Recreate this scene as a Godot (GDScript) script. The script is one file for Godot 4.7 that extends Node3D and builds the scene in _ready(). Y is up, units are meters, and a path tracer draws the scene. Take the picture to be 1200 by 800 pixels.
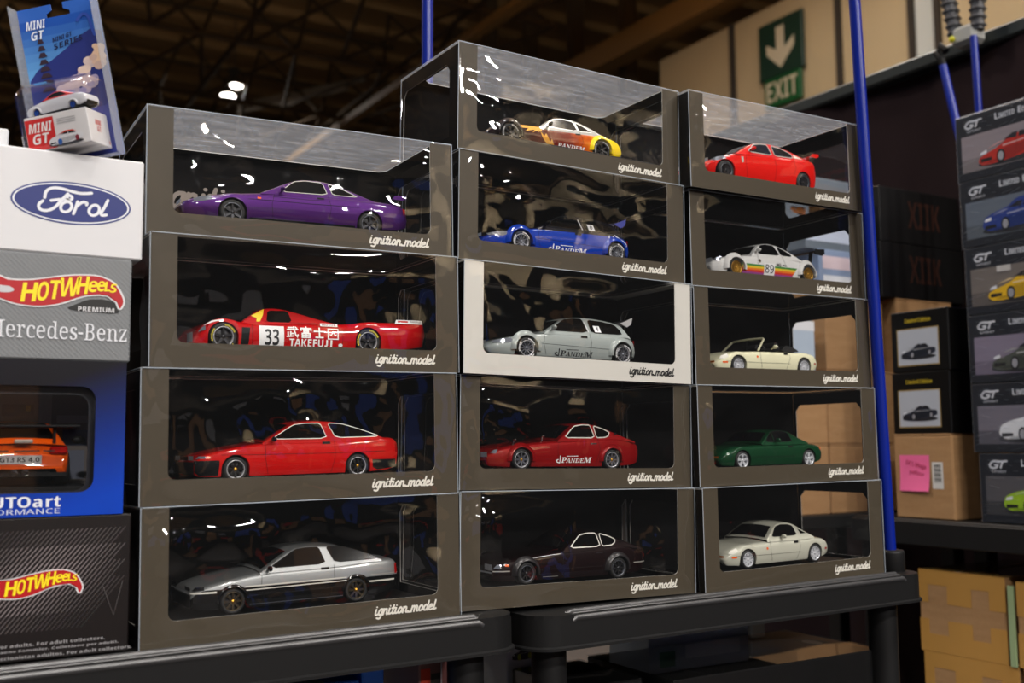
extends Node3D
# A trade-show stall: boxed model cars stacked on black plastic shelving inside a dark hall. Units are metres, y is up, the hall floor is y = 0.
const Y0 := 1.25          # height of the shelf decks above the hall floor
const BW := 0.34          # display box width, height, depth
const BH := 0.1318
const BD := 0.16
const K := 0.001

# ---------------------------------------------------------------- mesh collector
class G:
	var v := PackedVector3Array()
	var n := PackedVector3Array()
	var c := PackedColorArray()
	var uv := PackedVector2Array()
	var ix := PackedInt32Array()
	var col := Color.WHITE
	var xf := Transform3D.IDENTITY
	func tri(a: Vector3, b: Vector3, d: Vector3) -> void:      # counter-clockwise seen from outside
		a = xf * a
		b = xf * b
		d = xf * d
		var nn := (b - a).cross(d - a)
		if nn.length_squared() < 1e-20:
			return
		nn = nn.normalized()
		var k := v.size()
		v.append_array([a, b, d])
		n.append_array([nn, nn, nn])
		c.append_array([col, col, col])
		uv.append_array([Vector2(a.x, a.y), Vector2(b.x, b.y), Vector2(d.x, d.y)])
		ix.append_array([k, k + 2, k + 1])
	func quad(a: Vector3, b: Vector3, d: Vector3, e: Vector3) -> void:
		tri(a, b, d)
		tri(a, d, e)
	func grid(rows: Array, close_i := false, cols: Array = []) -> void:   # rows of PackedVector3Array, smooth
		var ni := rows.size()
		var nj: int = rows[0].size()
		var k := v.size()
		var nn := PackedVector3Array()
		nn.resize(ni * nj)
		var last := ni if close_i else ni - 1
		for i in last:
			var r: PackedVector3Array = rows[i]
			var i2 := (i + 1) % ni
			var s: PackedVector3Array = rows[i2]
			for j in nj - 1:
				var a := r[j]
				var b := s[j]
				var d := s[j + 1]
				var e := r[j + 1]
				var f := (d - a).cross(e - b)
				nn[i * nj + j] += f
				nn[i2 * nj + j] += f
				nn[i2 * nj + j + 1] += f
				nn[i * nj + j + 1] += f
				var p := k + i * nj + j
				var q := k + i2 * nj + j
				ix.append_array([p, q + 1, q, p, p + 1, q + 1])
		for i in ni:
			var r: PackedVector3Array = rows[i]
			for j in nj:
				v.append(xf * r[j])
				var f := nn[i * nj + j]
				n.append((xf.basis * f).normalized() if f.length_squared() > 1e-24 else Vector3.UP)
				c.append(cols[i][j] if cols.size() else col)
				uv.append(Vector2(float(i), float(j)))
	func box(lo: Vector3, hi: Vector3, b := 0.0) -> void:      # chamfered box
		if b <= 0.0:
			var p := func(x: int, y: int, z: int) -> Vector3: return Vector3(hi.x if x else lo.x, hi.y if y else lo.y, hi.z if z else lo.z)
			quad(p.call(0, 0, 1), p.call(1, 0, 1), p.call(1, 1, 1), p.call(0, 1, 1))
			quad(p.call(1, 0, 0), p.call(0, 0, 0), p.call(0, 1, 0), p.call(1, 1, 0))
			quad(p.call(1, 0, 1), p.call(1, 0, 0), p.call(1, 1, 0), p.call(1, 1, 1))
			quad(p.call(0, 0, 0), p.call(0, 0, 1), p.call(0, 1, 1), p.call(0, 1, 0))
			quad(p.call(0, 1, 1), p.call(1, 1, 1), p.call(1, 1, 0), p.call(0, 1, 0))
			quad(p.call(0, 0, 0), p.call(1, 0, 0), p.call(1, 0, 1), p.call(0, 0, 1))
			return
		var m := (lo + hi) / 2
		var h := (hi - lo) / 2
		b = minf(b, minf(h.x, minf(h.y, h.z)) * 0.9)
		var pt := func(s: Vector3, ax: int) -> Vector3:           # corner s of the face across axis ax
			var q := Vector3(h.x - b, h.y - b, h.z - b)
			q[ax] = h[ax]
			return m + q * s
		for ax in 3:
			var a1 := (ax + 1) % 3
			var a2 := (ax + 2) % 3
			for sg in [-1.0, 1.0]:
				var q: Array[Vector3] = []
				for t in [[-1, -1], [1, -1], [1, 1], [-1, 1]]:
					var s := Vector3()
					s[ax] = sg
					s[a1] = t[0]
					s[a2] = t[1]
					q.append(pt.call(s, ax))
				if sg > 0:
					quad(q[0], q[1], q[2], q[3])
				else:
					quad(q[3], q[2], q[1], q[0])
			for s1 in [-1.0, 1.0]:                                    # edges along a2, between faces ax and a1
				for s2 in [-1.0, 1.0]:
					var e: Array[Vector3] = []
					for t in [-1.0, 1.0]:
						var s := Vector3()
						s[ax] = s1
						s[a1] = s2
						s[a2] = t
						e.append(pt.call(s, ax))
						e.append(pt.call(s, a1))
					if s1 * s2 > 0:
						quad(e[0], e[1], e[3], e[2])
					else:
						quad(e[1], e[0], e[2], e[3])
		for sx in [-1.0, 1.0]:
			for sy in [-1.0, 1.0]:
				for sz in [-1.0, 1.0]:
					var s := Vector3(sx, sy, sz)
					if sx * sy * sz > 0:
						tri(pt.call(s, 0), pt.call(s, 1), pt.call(s, 2))
					else:
						tri(pt.call(s, 0), pt.call(s, 2), pt.call(s, 1))
	func tube(pts: Array, r: float, seg := 8, caps := true) -> void:
		var rows := []
		var ref := Vector3(0.123, 0.456, 0.88).normalized()
		for i in pts.size():
			var t: Vector3 = (pts[mini(i + 1, pts.size() - 1)] - pts[maxi(i - 1, 0)]).normalized()
			var a := t.cross(ref).normalized()
			var b := t.cross(a)
			var row := PackedVector3Array()
			for j in seg + 1:
				var w := TAU * j / seg
				row.append(pts[i] + (a * cos(w) + b * sin(w)) * r)
			rows.append(row)
		grid(rows)
		if caps:
			for e in [0, pts.size() - 1]:
				for j in seg:
					if e == 0:
						tri(pts[e], rows[e][j], rows[e][j + 1])
					else:
						tri(pts[e], rows[e][j + 1], rows[e][j])
	func lathe(prof: Array, seg := 24) -> void:                 # (radius, z) about the z axis
		var rows := []
		for i in seg + 1:
			var w := TAU * i / seg
			var row := PackedVector3Array()
			for p in prof:
				row.append(Vector3(cos(w) * p[0], sin(w) * p[0], p[1]))
			rows.append(row)
		rows.reverse()
		grid(rows)
	func prism(poly: PackedVector2Array, z0: float, z1: float) -> void:   # counter-clockwise outline, along z
		if Geometry2D.is_polygon_clockwise(poly):
			poly = poly.duplicate()
			poly.reverse()
		var t := Geometry2D.triangulate_polygon(poly)
		for i in range(0, t.size(), 3):
			var a := poly[t[i]]
			var b := poly[t[i + 1]]
			var d := poly[t[i + 2]]
			if (b - a).cross(d - a) < 0:
				var s := b
				b = d
				d = s
			tri(Vector3(a.x, a.y, z1), Vector3(b.x, b.y, z1), Vector3(d.x, d.y, z1))
			tri(Vector3(a.x, a.y, z0), Vector3(d.x, d.y, z0), Vector3(b.x, b.y, z0))
		for i in poly.size():
			var a := poly[i]
			var b := poly[(i + 1) % poly.size()]
			quad(Vector3(a.x, a.y, z0), Vector3(b.x, b.y, z0), Vector3(b.x, b.y, z1), Vector3(a.x, a.y, z1))
	func ball(at: Vector3, r: Vector3, seg := 12) -> void:
		var rows := []
		for i in seg + 1:
			var w := TAU * i / seg
			var row := PackedVector3Array()
			for j in seg / 2 + 1:
				var h := -PI / 2 + PI * j / (seg / 2)
				row.append(at + r * Vector3(cos(w) * cos(h), sin(h), -sin(w) * cos(h)))
			rows.append(row)
		grid(rows)
	func mesh() -> ArrayMesh:
		var a := []
		a.resize(Mesh.ARRAY_MAX)
		a[Mesh.ARRAY_VERTEX] = v
		a[Mesh.ARRAY_NORMAL] = n
		a[Mesh.ARRAY_COLOR] = c
		a[Mesh.ARRAY_TEX_UV] = uv
		a[Mesh.ARRAY_INDEX] = ix
		var m := ArrayMesh.new()
		if ix.size():
			m.add_surface_from_arrays(Mesh.PRIMITIVE_TRIANGLES, a)
		return m

# ---------------------------------------------------------------- flat print: coloured shapes laid on a surface
class Pr extends G:
	var put2: Callable          # (Vector2, layer) -> Vector3
	var fine := 0.0             # longest edge after which triangles are split, 0 = never
	var lay := 0.0
	func t2(a: Vector2, b: Vector2, d: Vector2) -> void:
		if (b - a).cross(d - a) < 0:
			var s := b
			b = d
			d = s
		if fine > 0.0:
			var e := maxf(a.distance_to(b), maxf(b.distance_to(d), d.distance_to(a)))
			if e > fine:
				if a.distance_to(b) >= e - 1e-6:
					var m := (a + b) / 2
					t2(a, m, d)
					t2(m, b, d)
				elif b.distance_to(d) >= e - 1e-6:
					var m := (b + d) / 2
					t2(a, b, m)
					t2(a, m, d)
				else:
					var m := (d + a) / 2
					t2(a, b, m)
					t2(m, b, d)
				return
		tri(put2.call(a, lay), put2.call(b, lay), put2.call(d, lay))
	func poly(p: PackedVector2Array, color: Color) -> void:
		col = color
		var t := Geometry2D.triangulate_polygon(p)
		for i in range(0, t.size(), 3):
			t2(p[t[i]], p[t[i + 1]], p[t[i + 2]])
	func rect(x: float, y: float, w: float, h: float, color: Color) -> void:
		col = color
		t2(Vector2(x, y), Vector2(x + w, y), Vector2(x + w, y + h))
		t2(Vector2(x, y), Vector2(x + w, y + h), Vector2(x, y + h))
	func ell(x: float, y: float, rx: float, ry: float, color: Color, seg := 28) -> void:
		var p := PackedVector2Array()
		for i in seg:
			p.append(Vector2(x + rx * cos(TAU * i / seg), y + ry * sin(TAU * i / seg)))
		poly(p, color)
	var sub := 0
	func line(p: PackedVector2Array, w: float, color: Color, joints := true) -> void:     # a mitred ribbon with rounded ends
		if p.size() < 2:
			return
		col = color
		var keep := lay
		sub = (sub + 1) % 7
		lay += sub * 0.11
		var n := p.size()
		var ring := p[0].distance_to(p[n - 1]) < w * 0.2 and n > 3
		var le := PackedVector2Array()
		var ri := PackedVector2Array()
		for i in n:
			var a := p[i] - p[i - 1] if i > 0 else (p[n - 1] - p[n - 2] if ring else p[1] - p[0])
			var b := p[i + 1] - p[i] if i < n - 1 else (p[1] - p[0] if ring else p[n - 1] - p[n - 2])
			a = a.normalized()
			b = b.normalized()
			var t := (a + b)
			t = t.normalized() if t.length() > 0.15 else b
			var o := t.orthogonal() * (w / 2) / maxf(0.5, t.dot(b))
			le.append(p[i] - o)
			ri.append(p[i] + o)
		for i in n - 1:
			t2(le[i], le[i + 1], ri[i + 1])
			t2(le[i], ri[i + 1], ri[i])
		if joints and not ring:
			for e in 2:
				var c := p[0] if e == 0 else p[n - 1]
				var d := (p[0] - p[1]).normalized() if e == 0 else (p[n - 1] - p[n - 2]).normalized()
				for k in 4:
					t2(c, c + d.rotated(PI * (k / 4.0 - 0.5)) * (w / 2), c + d.rotated(PI * ((k + 1) / 4.0 - 0.5)) * (w / 2))
		lay = keep
	func tris(t: PackedVector2Array, m: Transform2D, color: Color) -> void:
		col = color
		for i in range(0, t.size(), 3):
			t2(m * t[i], m * t[i + 1], m * t[i + 2])

# ---------------------------------------------------------------- small helpers
var names_used := {}
func V(x: float, y: float, z: float) -> Vector3:
	return Vector3(x, y + Y0, z)

func numbered(called: String) -> String:
	var k: int = names_used.get(called, -1) + 1
	names_used[called] = k
	return called if k == 0 else "%s_%03d" % [called, k]

func tag(o: Node, label: String, category: String, group := "", kind := "") -> Node:
	if label:
		o.set_meta("label", label)
	if category:
		o.set_meta("category", category)
	if group:
		o.set_meta("group", group)
	if kind:
		o.set_meta("kind", kind)
	return o

func thing(called: String, label: String, category: String, at: Transform3D, group := "") -> Node3D:
	var o := Node3D.new()
	o.name = numbered(called)
	add_child(o, true)
	o.transform = at
	tag(o, label, category, group)
	return o

func put(g: G, called: String, m: Material, parent: Node = null, label := "") -> MeshInstance3D:
	return place(g.mesh(), called, m, parent, label)

func place(mesh: Mesh, called: String, m: Material, parent: Node = null, label := "") -> MeshInstance3D:
	var o := MeshInstance3D.new()
	o.mesh = mesh
	o.material_override = null
	if mesh.get_surface_count():
		o.set_surface_override_material(0, m)
	o.name = numbered(called) if parent == null else called
	(self if parent == null else parent).add_child(o, true)
	if label:
		o.set_meta("label", label)
	return o

func struct(g: G, called: String, m: Material, label := "", category := "") -> MeshInstance3D:
	var o := put(g, called, m)
	tag(o, label, category, "", "structure")
	return o

func mat(c: Color, rough := 0.6, metal := 0.0, spec := 0.5) -> StandardMaterial3D:
	var m := StandardMaterial3D.new()
	m.albedo_color = c
	m.roughness = rough
	m.metallic = metal
	m.metallic_specular = spec
	return m

func paint(c: Color, metal := 0.0) -> StandardMaterial3D:
	var m := mat(c, 0.4, metal, 0.2)
	m.clearcoat_enabled = true
	m.clearcoat = 1.0
	m.clearcoat_roughness = 0.04
	return m

func vmat(rough := 0.6, spec := 0.5) -> StandardMaterial3D:     # takes the colours of the mesh
	var m := mat(Color.WHITE, rough, 0.0, spec)
	m.vertex_color_use_as_albedo = true
	return m

func film(rough := 0.03, alpha := 0.03) -> StandardMaterial3D:  # clear plastic sheet
	var m := mat(Color(0.85, 0.88, 0.9, alpha), rough)
	m.transparency = BaseMaterial3D.TRANSPARENCY_ALPHA
	m.cull_mode = BaseMaterial3D.CULL_DISABLED
	return m

func sr(r: int, g: int, b: int) -> Color:                          # an sRGB colour for mesh colours, which are linear
	return Color8(r, g, b).srgb_to_linear()

func p2(a: Array) -> PackedVector2Array:
	var p := PackedVector2Array()
	for i in range(0, a.size(), 2):
		p.append(Vector2(a[i], a[i + 1]))
	return p

func soften(p: PackedVector2Array, times := 2, closed := false, cut := 0.25) -> PackedVector2Array:   # corner cutting
	for k in times:
		var q := PackedVector2Array()
		if not closed:
			q.append(p[0])
		for i in (p.size() if closed else p.size() - 1):
			var a := p[i]
			var b := p[(i + 1) % p.size()]
			if closed or i > 0:
				q.append(a.lerp(b, cut))
			if closed or i < p.size() - 2:
				q.append(a.lerp(b, 1.0 - cut))
		if not closed:
			q.append(p[p.size() - 1])
		p = q
	return p

static func along(p: PackedVector2Array, x: float) -> float:
	if x <= p[0].x:
		return p[0].y
	for i in p.size() - 1:
		if x <= p[i + 1].x:
			var w := p[i + 1].x - p[i].x
			return p[i + 1].y if w < 1e-6 else lerpf(p[i].y, p[i + 1].y, (x - p[i].x) / w)
	return p[p.size() - 1].y

func round_rect(x0: float, y0: float, x1: float, y1: float, r: float, seg := 4) -> PackedVector2Array:
	var p := PackedVector2Array()
	for k in 4:
		var cx := [x1 - r, x0 + r, x0 + r, x1 - r][k] as float
		var cy := [y1 - r, y1 - r, y0 + r, y0 + r][k] as float
		for i in seg + 1:
			p.append(Vector2(cx, cy) + Vector2.from_angle(PI / 2 * (k + float(i) / seg)) * r)
	return p

var text_cache := {}
func glyphs(txt: String, face := "Droid Sans", bold := true) -> Array:      # [triangles, bounds]
	var key := txt + face + str(bold)
	if text_cache.has(key):
		return text_cache[key]
	var f := SystemFont.new()
	f.font_names = PackedStringArray([face])
	f.font_weight = 700 if bold else 400
	var tm := TextMesh.new()
	tm.text = txt
	tm.font = f
	tm.font_size = 32
	tm.pixel_size = 0.01
	tm.depth = 0.02
	tm.curve_step = 2.0
	var a := tm.get_mesh_arrays()
	var v: PackedVector3Array = a[Mesh.ARRAY_VERTEX]
	var nr: PackedVector3Array = a[Mesh.ARRAY_NORMAL]
	var idx: PackedInt32Array = a[Mesh.ARRAY_INDEX] if a[Mesh.ARRAY_INDEX] != null else PackedInt32Array(range(v.size()))
	var t := PackedVector2Array()
	var lo := Vector2(1e9, 1e9)
	var hi := -lo
	for i in range(0, idx.size() - 2, 3):
		if nr[idx[i]].z > 0.9:
			for k in 3:
				var q := v[idx[i + k]]
				t.append(Vector2(q.x, q.y))
				lo = lo.min(t[t.size() - 1])
				hi = hi.max(t[t.size() - 1])
	text_cache[key] = [t, Rect2(lo, hi - lo)]
	return text_cache[key]

func write(p: Pr, txt: String, x: float, y: float, w: float, h: float, color: Color, face := "Droid Sans", bold := true, shear := 0.0, rise := 0.0) -> void:
	var g := glyphs(txt, face, bold)
	var r: Rect2 = g[1]
	if r.size.x <= 0.0:
		return
	var sx := w / r.size.x
	var sy := h / r.size.y
	var m := Transform2D(Vector2(sx, rise * sx), Vector2(shear * sy, sy), Vector2.ZERO)
	m.origin = Vector2(x, y) - m * r.position
	p.tris(g[0], m, color)

func flat_print(at: Transform3D, step := 0.00012) -> Pr:              # print on a plane: x right, y up, z out
	var p := Pr.new()
	p.put2 = func(q: Vector2, lay: float) -> Vector3: return at * Vector3(q.x, q.y, 0.0002 + lay * step)
	return p

# a joined upright script alphabet for the box lettering: strokes in units of the x-height
const SCRIPT := {
	"i": [0.42, [[0, 1, 0, 0.2, 0.12, 0, 0.42, 0.18]], [[0.0, 1.42]]],
	"g": [0.72, [[0.5, 1, 0.15, 1, 0, 0.5, 0.15, 0, 0.4, 0.08, 0.5, 0.4], [0.5, 1, 0.5, -0.4, 0.3, -0.65, -0.05, -0.5], [0.5, 0.0, 0.72, 0.18]], []],
	"n": [0.76, [[0, 1, 0, 0], [0, 0.7, 0.2, 1, 0.42, 0.9, 0.44, 0.2, 0.54, 0, 0.76, 0.18]], []],
	"t": [0.5, [[0.1, 1.5, 0.1, 0.2, 0.22, 0, 0.5, 0.18], [-0.1, 1, 0.38, 1]], []],
	"o": [0.72, [[0.25, 1, 0.05, 0.8, 0, 0.5, 0.08, 0.1, 0.25, 0, 0.45, 0.15, 0.52, 0.5, 0.45, 0.85, 0.25, 1], [0.45, 0.2, 0.72, 0.18]], []],
	"_": [0.5, [[0, 0.02, 0.5, 0.02]], []],
	"m": [1.08, [[0, 1, 0, 0], [0, 0.7, 0.2, 1, 0.38, 0.9, 0.4, 0], [0.4, 0.7, 0.58, 1, 0.76, 0.9, 0.78, 0.2, 0.88, 0, 1.08, 0.18]], []],
	"d": [0.76, [[0.25, 1, 0.05, 0.8, 0, 0.5, 0.08, 0.1, 0.25, 0, 0.45, 0.15, 0.5, 0.5, 0.45, 0.85, 0.25, 1], [0.52, 1.65, 0.52, 0.15, 0.6, 0, 0.76, 0.18]], []],
	"e": [0.66, [[0.03, 0.45, 0.45, 0.6, 0.45, 0.85, 0.25, 1, 0.05, 0.75, 0, 0.4, 0.12, 0.05, 0.3, 0, 0.66, 0.18]], []],
	"l": [0.44, [[0.1, 1.65, 0.1, 0.2, 0.22, 0, 0.44, 0.18]], []],
}
func script_word(p: Pr, txt: String, x: float, y: float, w: float, color: Color, weight := 0.2) -> void:
	var total := 0.0
	for ch in txt:
		total += SCRIPT[ch][0]
	var s := w / total
	var stretch := 1.38
	var at := 0.0
	for ch in txt:
		var gl: Array = SCRIPT[ch]
		for st in gl[1]:
			var q := PackedVector2Array()
			for i in range(0, st.size(), 2):
				q.append(Vector2(x + (at + st[i] * 1.0) * s + st[i + 1] * 0.34 * s / stretch, y + st[i + 1] * s / stretch))
			p.line(soften(q, 1), weight * s, color)
		for d in gl[2]:
			p.ell(x + (at + d[0]) * s + d[1] * 0.34 * s / stretch, y + d[1] * s / stretch, 0.12 * s, 0.1 * s, color, 8)
		at += gl[0]

# ---------------------------------------------------------------- the scene
func _ready() -> void:
	# camera
	var cam := Camera3D.new()
	cam.name = "camera"
	add_child(cam)
	cam.transform = Transform3D(Basis(Vector3.UP, -0.542395) * Basis(Vector3.RIGHT, 0.097457) * Basis(Vector3.BACK, -0.008222), V(-0.011996, 0.186191, 1.071640))
	var lens := CameraAttributesPhysical.new()
	lens.frustum_focal_length = 12.0 / (400.0 / 1242.893)     # 24 mm high frame
	lens.frustum_focus_distance = 1.25
	lens.frustum_near = 0.05
	lens.frustum_far = 200.0
	lens.exposure_aperture = 5.6
	cam.attributes = lens
	cam.current = true
	# air and exposure
	var env := Environment.new()
	env.background_mode = Environment.BG_COLOR
	env.background_color = Color(0.012, 0.012, 0.014)
	env.tonemap_mode = Environment.TONE_MAPPER_LINEAR
	env.tonemap_exposure = 0.88
	env.sdfgi_enabled = true
	env.ssao_enabled = true
	env.ssil_enabled = true
	var we := WorldEnvironment.new()
	we.name = "world_environment"
	we.environment = env
	add_child(we)
	materials()
	hall()
	hall_lamps()
	stall_shell()
	shelving()
	boxes()
	left_stack()
	right_side()
	below()

func materials() -> void:
	glass_dark = mat(Color(0.035, 0.037, 0.042), 0.06)
	rubber = mat(Color(0.07, 0.07, 0.072), 0.7)
	trim_black = mat(Color(0.06, 0.06, 0.064), 0.5, 0.0, 0.25)
	chrome = mat(Color(0.86, 0.86, 0.88), 0.12, 1.0)
	lamp_clear = mat(Color(0.5, 0.52, 0.56), 0.1, 0.4)
	lamp_red = mat(Color(0.62, 0.03, 0.03), 0.15)
	lamp_amber = mat(Color(0.9, 0.35, 0.05), 0.2)
	print_mat = vmat(0.45)
	disc_mat = mat(Color(0.16, 0.16, 0.17), 0.4, 0.5)
	card_dark = mat(Color(0.28, 0.25, 0.2), 0.45, 0.0, 0.35)
	edge_white = mat(Color(0.8, 0.79, 0.76), 0.7)
	film_dusty = dusty()
	film_edge = mat(Color(0.8, 0.84, 0.88, 0.42), 0.3)
	film_edge.transparency = BaseMaterial3D.TRANSPARENCY_ALPHA
	film_milky = mat(Color(0.75, 0.77, 0.8, 0.3), 0.3)
	film_milky.transparency = BaseMaterial3D.TRANSPARENCY_ALPHA
	card_white = mat(Color(0.8, 0.79, 0.76), 0.5)
	card_black = mat(Color(0.06, 0.055, 0.055), 0.7, 0.0, 0.15)
	film_mat = film(0.02, 0.006)
	cardboard = mat(Color(1, 1, 1), 0.85)
	cardboard.albedo_texture = fibre(sr(176, 136, 92), sr(160, 120, 78))
	cardboard.uv1_triplanar = true
	cardboard.uv1_scale = Vector3.ONE * 3.0
	cardboard_dark = cardboard
	tape_mat = mat(Color(0.74, 0.55, 0.28), 0.18)
	wrap_dusty = film_dusty.duplicate()
	wrap_dusty.uv1_scale = Vector3(0.011, 0.023, 1.0)

func dusty() -> StandardMaterial3D:                     # scuffed, dusty clear plastic
	var im := Image.create(512, 512, false, Image.FORMAT_RGBA8)
	var rng := RandomNumberGenerator.new()
	rng.seed = 11
	var nz := FastNoiseLite.new()
	nz.seed = 8
	nz.frequency = 0.02
	for y in 512:
		for x in 512:
			var t := 0.1 + 0.12 * maxf(0.0, nz.get_noise_2d(x * 0.3, y)) + rng.randf() * 0.05
			im.set_pixel(x, y, Color(0.86, 0.88, 0.92, t))
	for k in 420:
		var p := Vector2(rng.randf() * 512, rng.randf() * 512)
		var d := Vector2.from_angle(rng.randfn(0.0, 0.35))
		var a := rng.randf_range(0.2, 0.6)
		for i in rng.randi_range(4, 40):
			var q := p + d * i
			im.set_pixel(posmod(int(q.x), 512), posmod(int(q.y), 512), Color(0.92, 0.94, 0.97, a))
	var m := mat(Color.WHITE, 0.35)
	m.albedo_texture = ImageTexture.create_from_image(im)
	m.transparency = BaseMaterial3D.TRANSPARENCY_ALPHA
	m.cull_mode = BaseMaterial3D.CULL_DISABLED
	m.backlight_enabled = true
	m.backlight = Color(1.4, 1.4, 1.4)
	m.uv1_scale = Vector3(0.125, 0.125, 1.0)
	return m

func fibre(a: Color, b: Color) -> ImageTexture:
	var im := Image.create(256, 256, false, Image.FORMAT_RGB8)
	var nz := FastNoiseLite.new()
	nz.seed = 5
	nz.frequency = 0.03
	for y in 256:
		for x in 256:
			var t := 0.5 + 0.5 * nz.get_noise_2d(x * 0.35, y * 2.2) + 0.25 * nz.get_noise_2d(x * 4.0, y * 4.0)
			im.set_pixel(x, y, a.lerp(b, clampf(t, 0.0, 1.0)).linear_to_srgb())
	return ImageTexture.create_from_image(im)

# ---------------------------------------------------------------- the hall
func hall() -> void:
	var concrete := mat(Color(0.3, 0.28, 0.27), 0.7)
	var brown := mat(Color(0.62, 0.5, 0.34), 0.9)
	var panel := mat(Color(0.72, 0.64, 0.5), 0.8)
	var dark := mat(Color(0.2, 0.17, 0.14), 0.9)
	var g := G.new()
	g.box(V(-16, -1.45, -30), V(22, -1.25, 18))
	struct(g, "floor", concrete)
	g = G.new()                                                # roof sheeting in trapezoid ribs
	g.box(V(-16, 8.35, -30), V(22, 8.6, 18))
	struct(g, "ceiling", brown)
	for k in 24:
		g = G.new()
		g.box(V(-16, 8.19, -29.0 + k * 1.15), V(22, 8.35, -28.92 + k * 1.15))
		put(g, "rib", brown, get_node("ceiling"))
	for w in [["wall_left", V(-16.3, -1.25, -30), V(-16, 8.4, 18)], ["wall_back", V(-16, -1.25, -30.3), V(22, 8.4, -30)], ["wall_front", V(-16, -1.25, 18), V(22, 8.4, 18.3)], ["wall_far_right", V(22, -1.25, -30), V(22.3, 8.4, 18)]]:
		g = G.new()
		g.box(w[1], w[2])
		struct(g, w[0], dark)
	g = G.new()                                                # side block with the exit sign
	g.box(V(9.03, -1.25, -9.9), V(22, 5.4, 17.9))
	var wr := struct(g, "wall_right", panel)
	var z := -9.9
	for wdt in [1.47, 1.68, 0.95, 0.31, 1.5, 1.5, 1.5, 1.5, 1.5, 1.5, 1.5]:
		g = G.new()
		g.box(V(8.97, -1.2, z + 0.02), V(9.03, 5.38, z + wdt - 0.04), 0.01)
		put(g, "wall_panel", panel if absf(z + 5.8) > 0.01 else mat(Color(0.75, 0.76, 0.74), 0.7), wr)
		g = G.new()
		g.box(V(8.93, -1.2, z + wdt - 0.045), V(9.02, 5.38, z + wdt + 0.02))
		put(g, "joint_post", dark, wr)
		z += wdt
	# beams and trusses under the roof
	var steel := mat(Color(0.3, 0.24, 0.165), 0.9)
	var tan_s := mat(Color(0.55, 0.42, 0.24), 0.6)
	g = G.new()
	g.box(V(8.75, 5.62, -29), V(9.05, 5.95, 17))
	struct(g, "trim_1", tan_s)
	g = G.new()
	g.box(V(7.05, 5.98, -29), V(7.2, 6.1, 2))
	struct(g, "trim_2", tan_s)
	for k in 5:                                                # struts between the side block and the roof
		var zz := -16.5 + k * 1.35
		g = G.new()
		g.box(V(9.2, 5.3, zz), V(9.42, 8.3, zz + 0.18))
		tag(put(g, "roof_post", steel), "dark steel post between the side wall and the roof", "post", "roof posts", "structure")
	for k in 7:
		truss(V(-2.0, 6.5, -9.0 - k * 2.9), 10.6, steel, k)
	for k in 4:
		g = G.new()
		var x := -1.0 + k * 2.7
		g.tube([V(x, 6.5, -8.5), V(x + 0.6, 6.5, -27.0)], 0.045, 6)
		tag(put(g, "roof_tie", steel), "thin dark tie bar running across the roof trusses", "tie bar", "roof ties", "structure")
	# exit sign, two boards
	var s := thing("exit_sign", "green exit sign with white down arrow on the beige wall", "sign", Transform3D(Basis(Vector3.UP, -PI / 2), V(8.9, 4.12, -7.94)))
	g = G.new()
	g.box(Vector3(0, 0.34, -0.05), Vector3(0.70, 1.03, 0.0), 0.01)
	var green_s := mat(Color(0.03, 0.17, 0.12), 0.5)
	put(g, "arrow_board", green_s, s)
	g = G.new()
	g.box(Vector3(0.085, -0.02, -0.04), Vector3(0.66, 0.335, 0.01), 0.01)
	put(g, "word_board", mat(Color(0.02, 0.3, 0.13), 0.5), s)
	var p := flat_print(Transform3D(Basis(), Vector3(0, 0, 0.001)), 0.001)
	var pale := sr(196, 184, 158)
	p.poly(p2([0.29, 0.93, 0.42, 0.93, 0.42, 0.66, 0.575, 0.76, 0.575, 0.64, 0.355, 0.43, 0.135, 0.64, 0.135, 0.76, 0.29, 0.66]), pale)
	put(p, "arrow", print_mat, s)
	p = flat_print(Transform3D(Basis(), Vector3(0, 0, 0.012)), 0.001)
	write(p, "EXIT", 0.13, 0.05, 0.48, 0.235, pale)
	put(p, "lettering", print_mat, s)

func truss(at: Vector3, w: float, m: Material, k: int) -> void:
	var t := thing("roof_truss", "dark lattice truss spanning under the brown hall roof", "truss", Transform3D(Basis(), at), "roof trusses")
	t.set_meta("kind", "structure")
	var n := 7
	var dx := w / n
	for y in [0.0, 1.6]:
		var g := G.new()
		g.tube([Vector3(0, y, 0), Vector3(w, y, 0)], 0.05, 6)
		put(g, "chord", m, t)
	for i in n:
		for e in [[Vector3(i * dx, 0, 0), Vector3((i + 0.5) * dx, 1.6, -1.45)], [Vector3((i + 0.5) * dx, 1.6, -1.45), Vector3((i + 1) * dx, 0, 0)], [Vector3(i * dx, 0, 0), Vector3((i + 0.5) * dx, 0.0, -2.9)], [Vector3((i + 1) * dx, 0, 0), Vector3((i + 0.5) * dx, 0.0, -2.9)]]:
			var g := G.new()
			g.tube(e, 0.035, 5)
			put(g, "brace", m, t)

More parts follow.
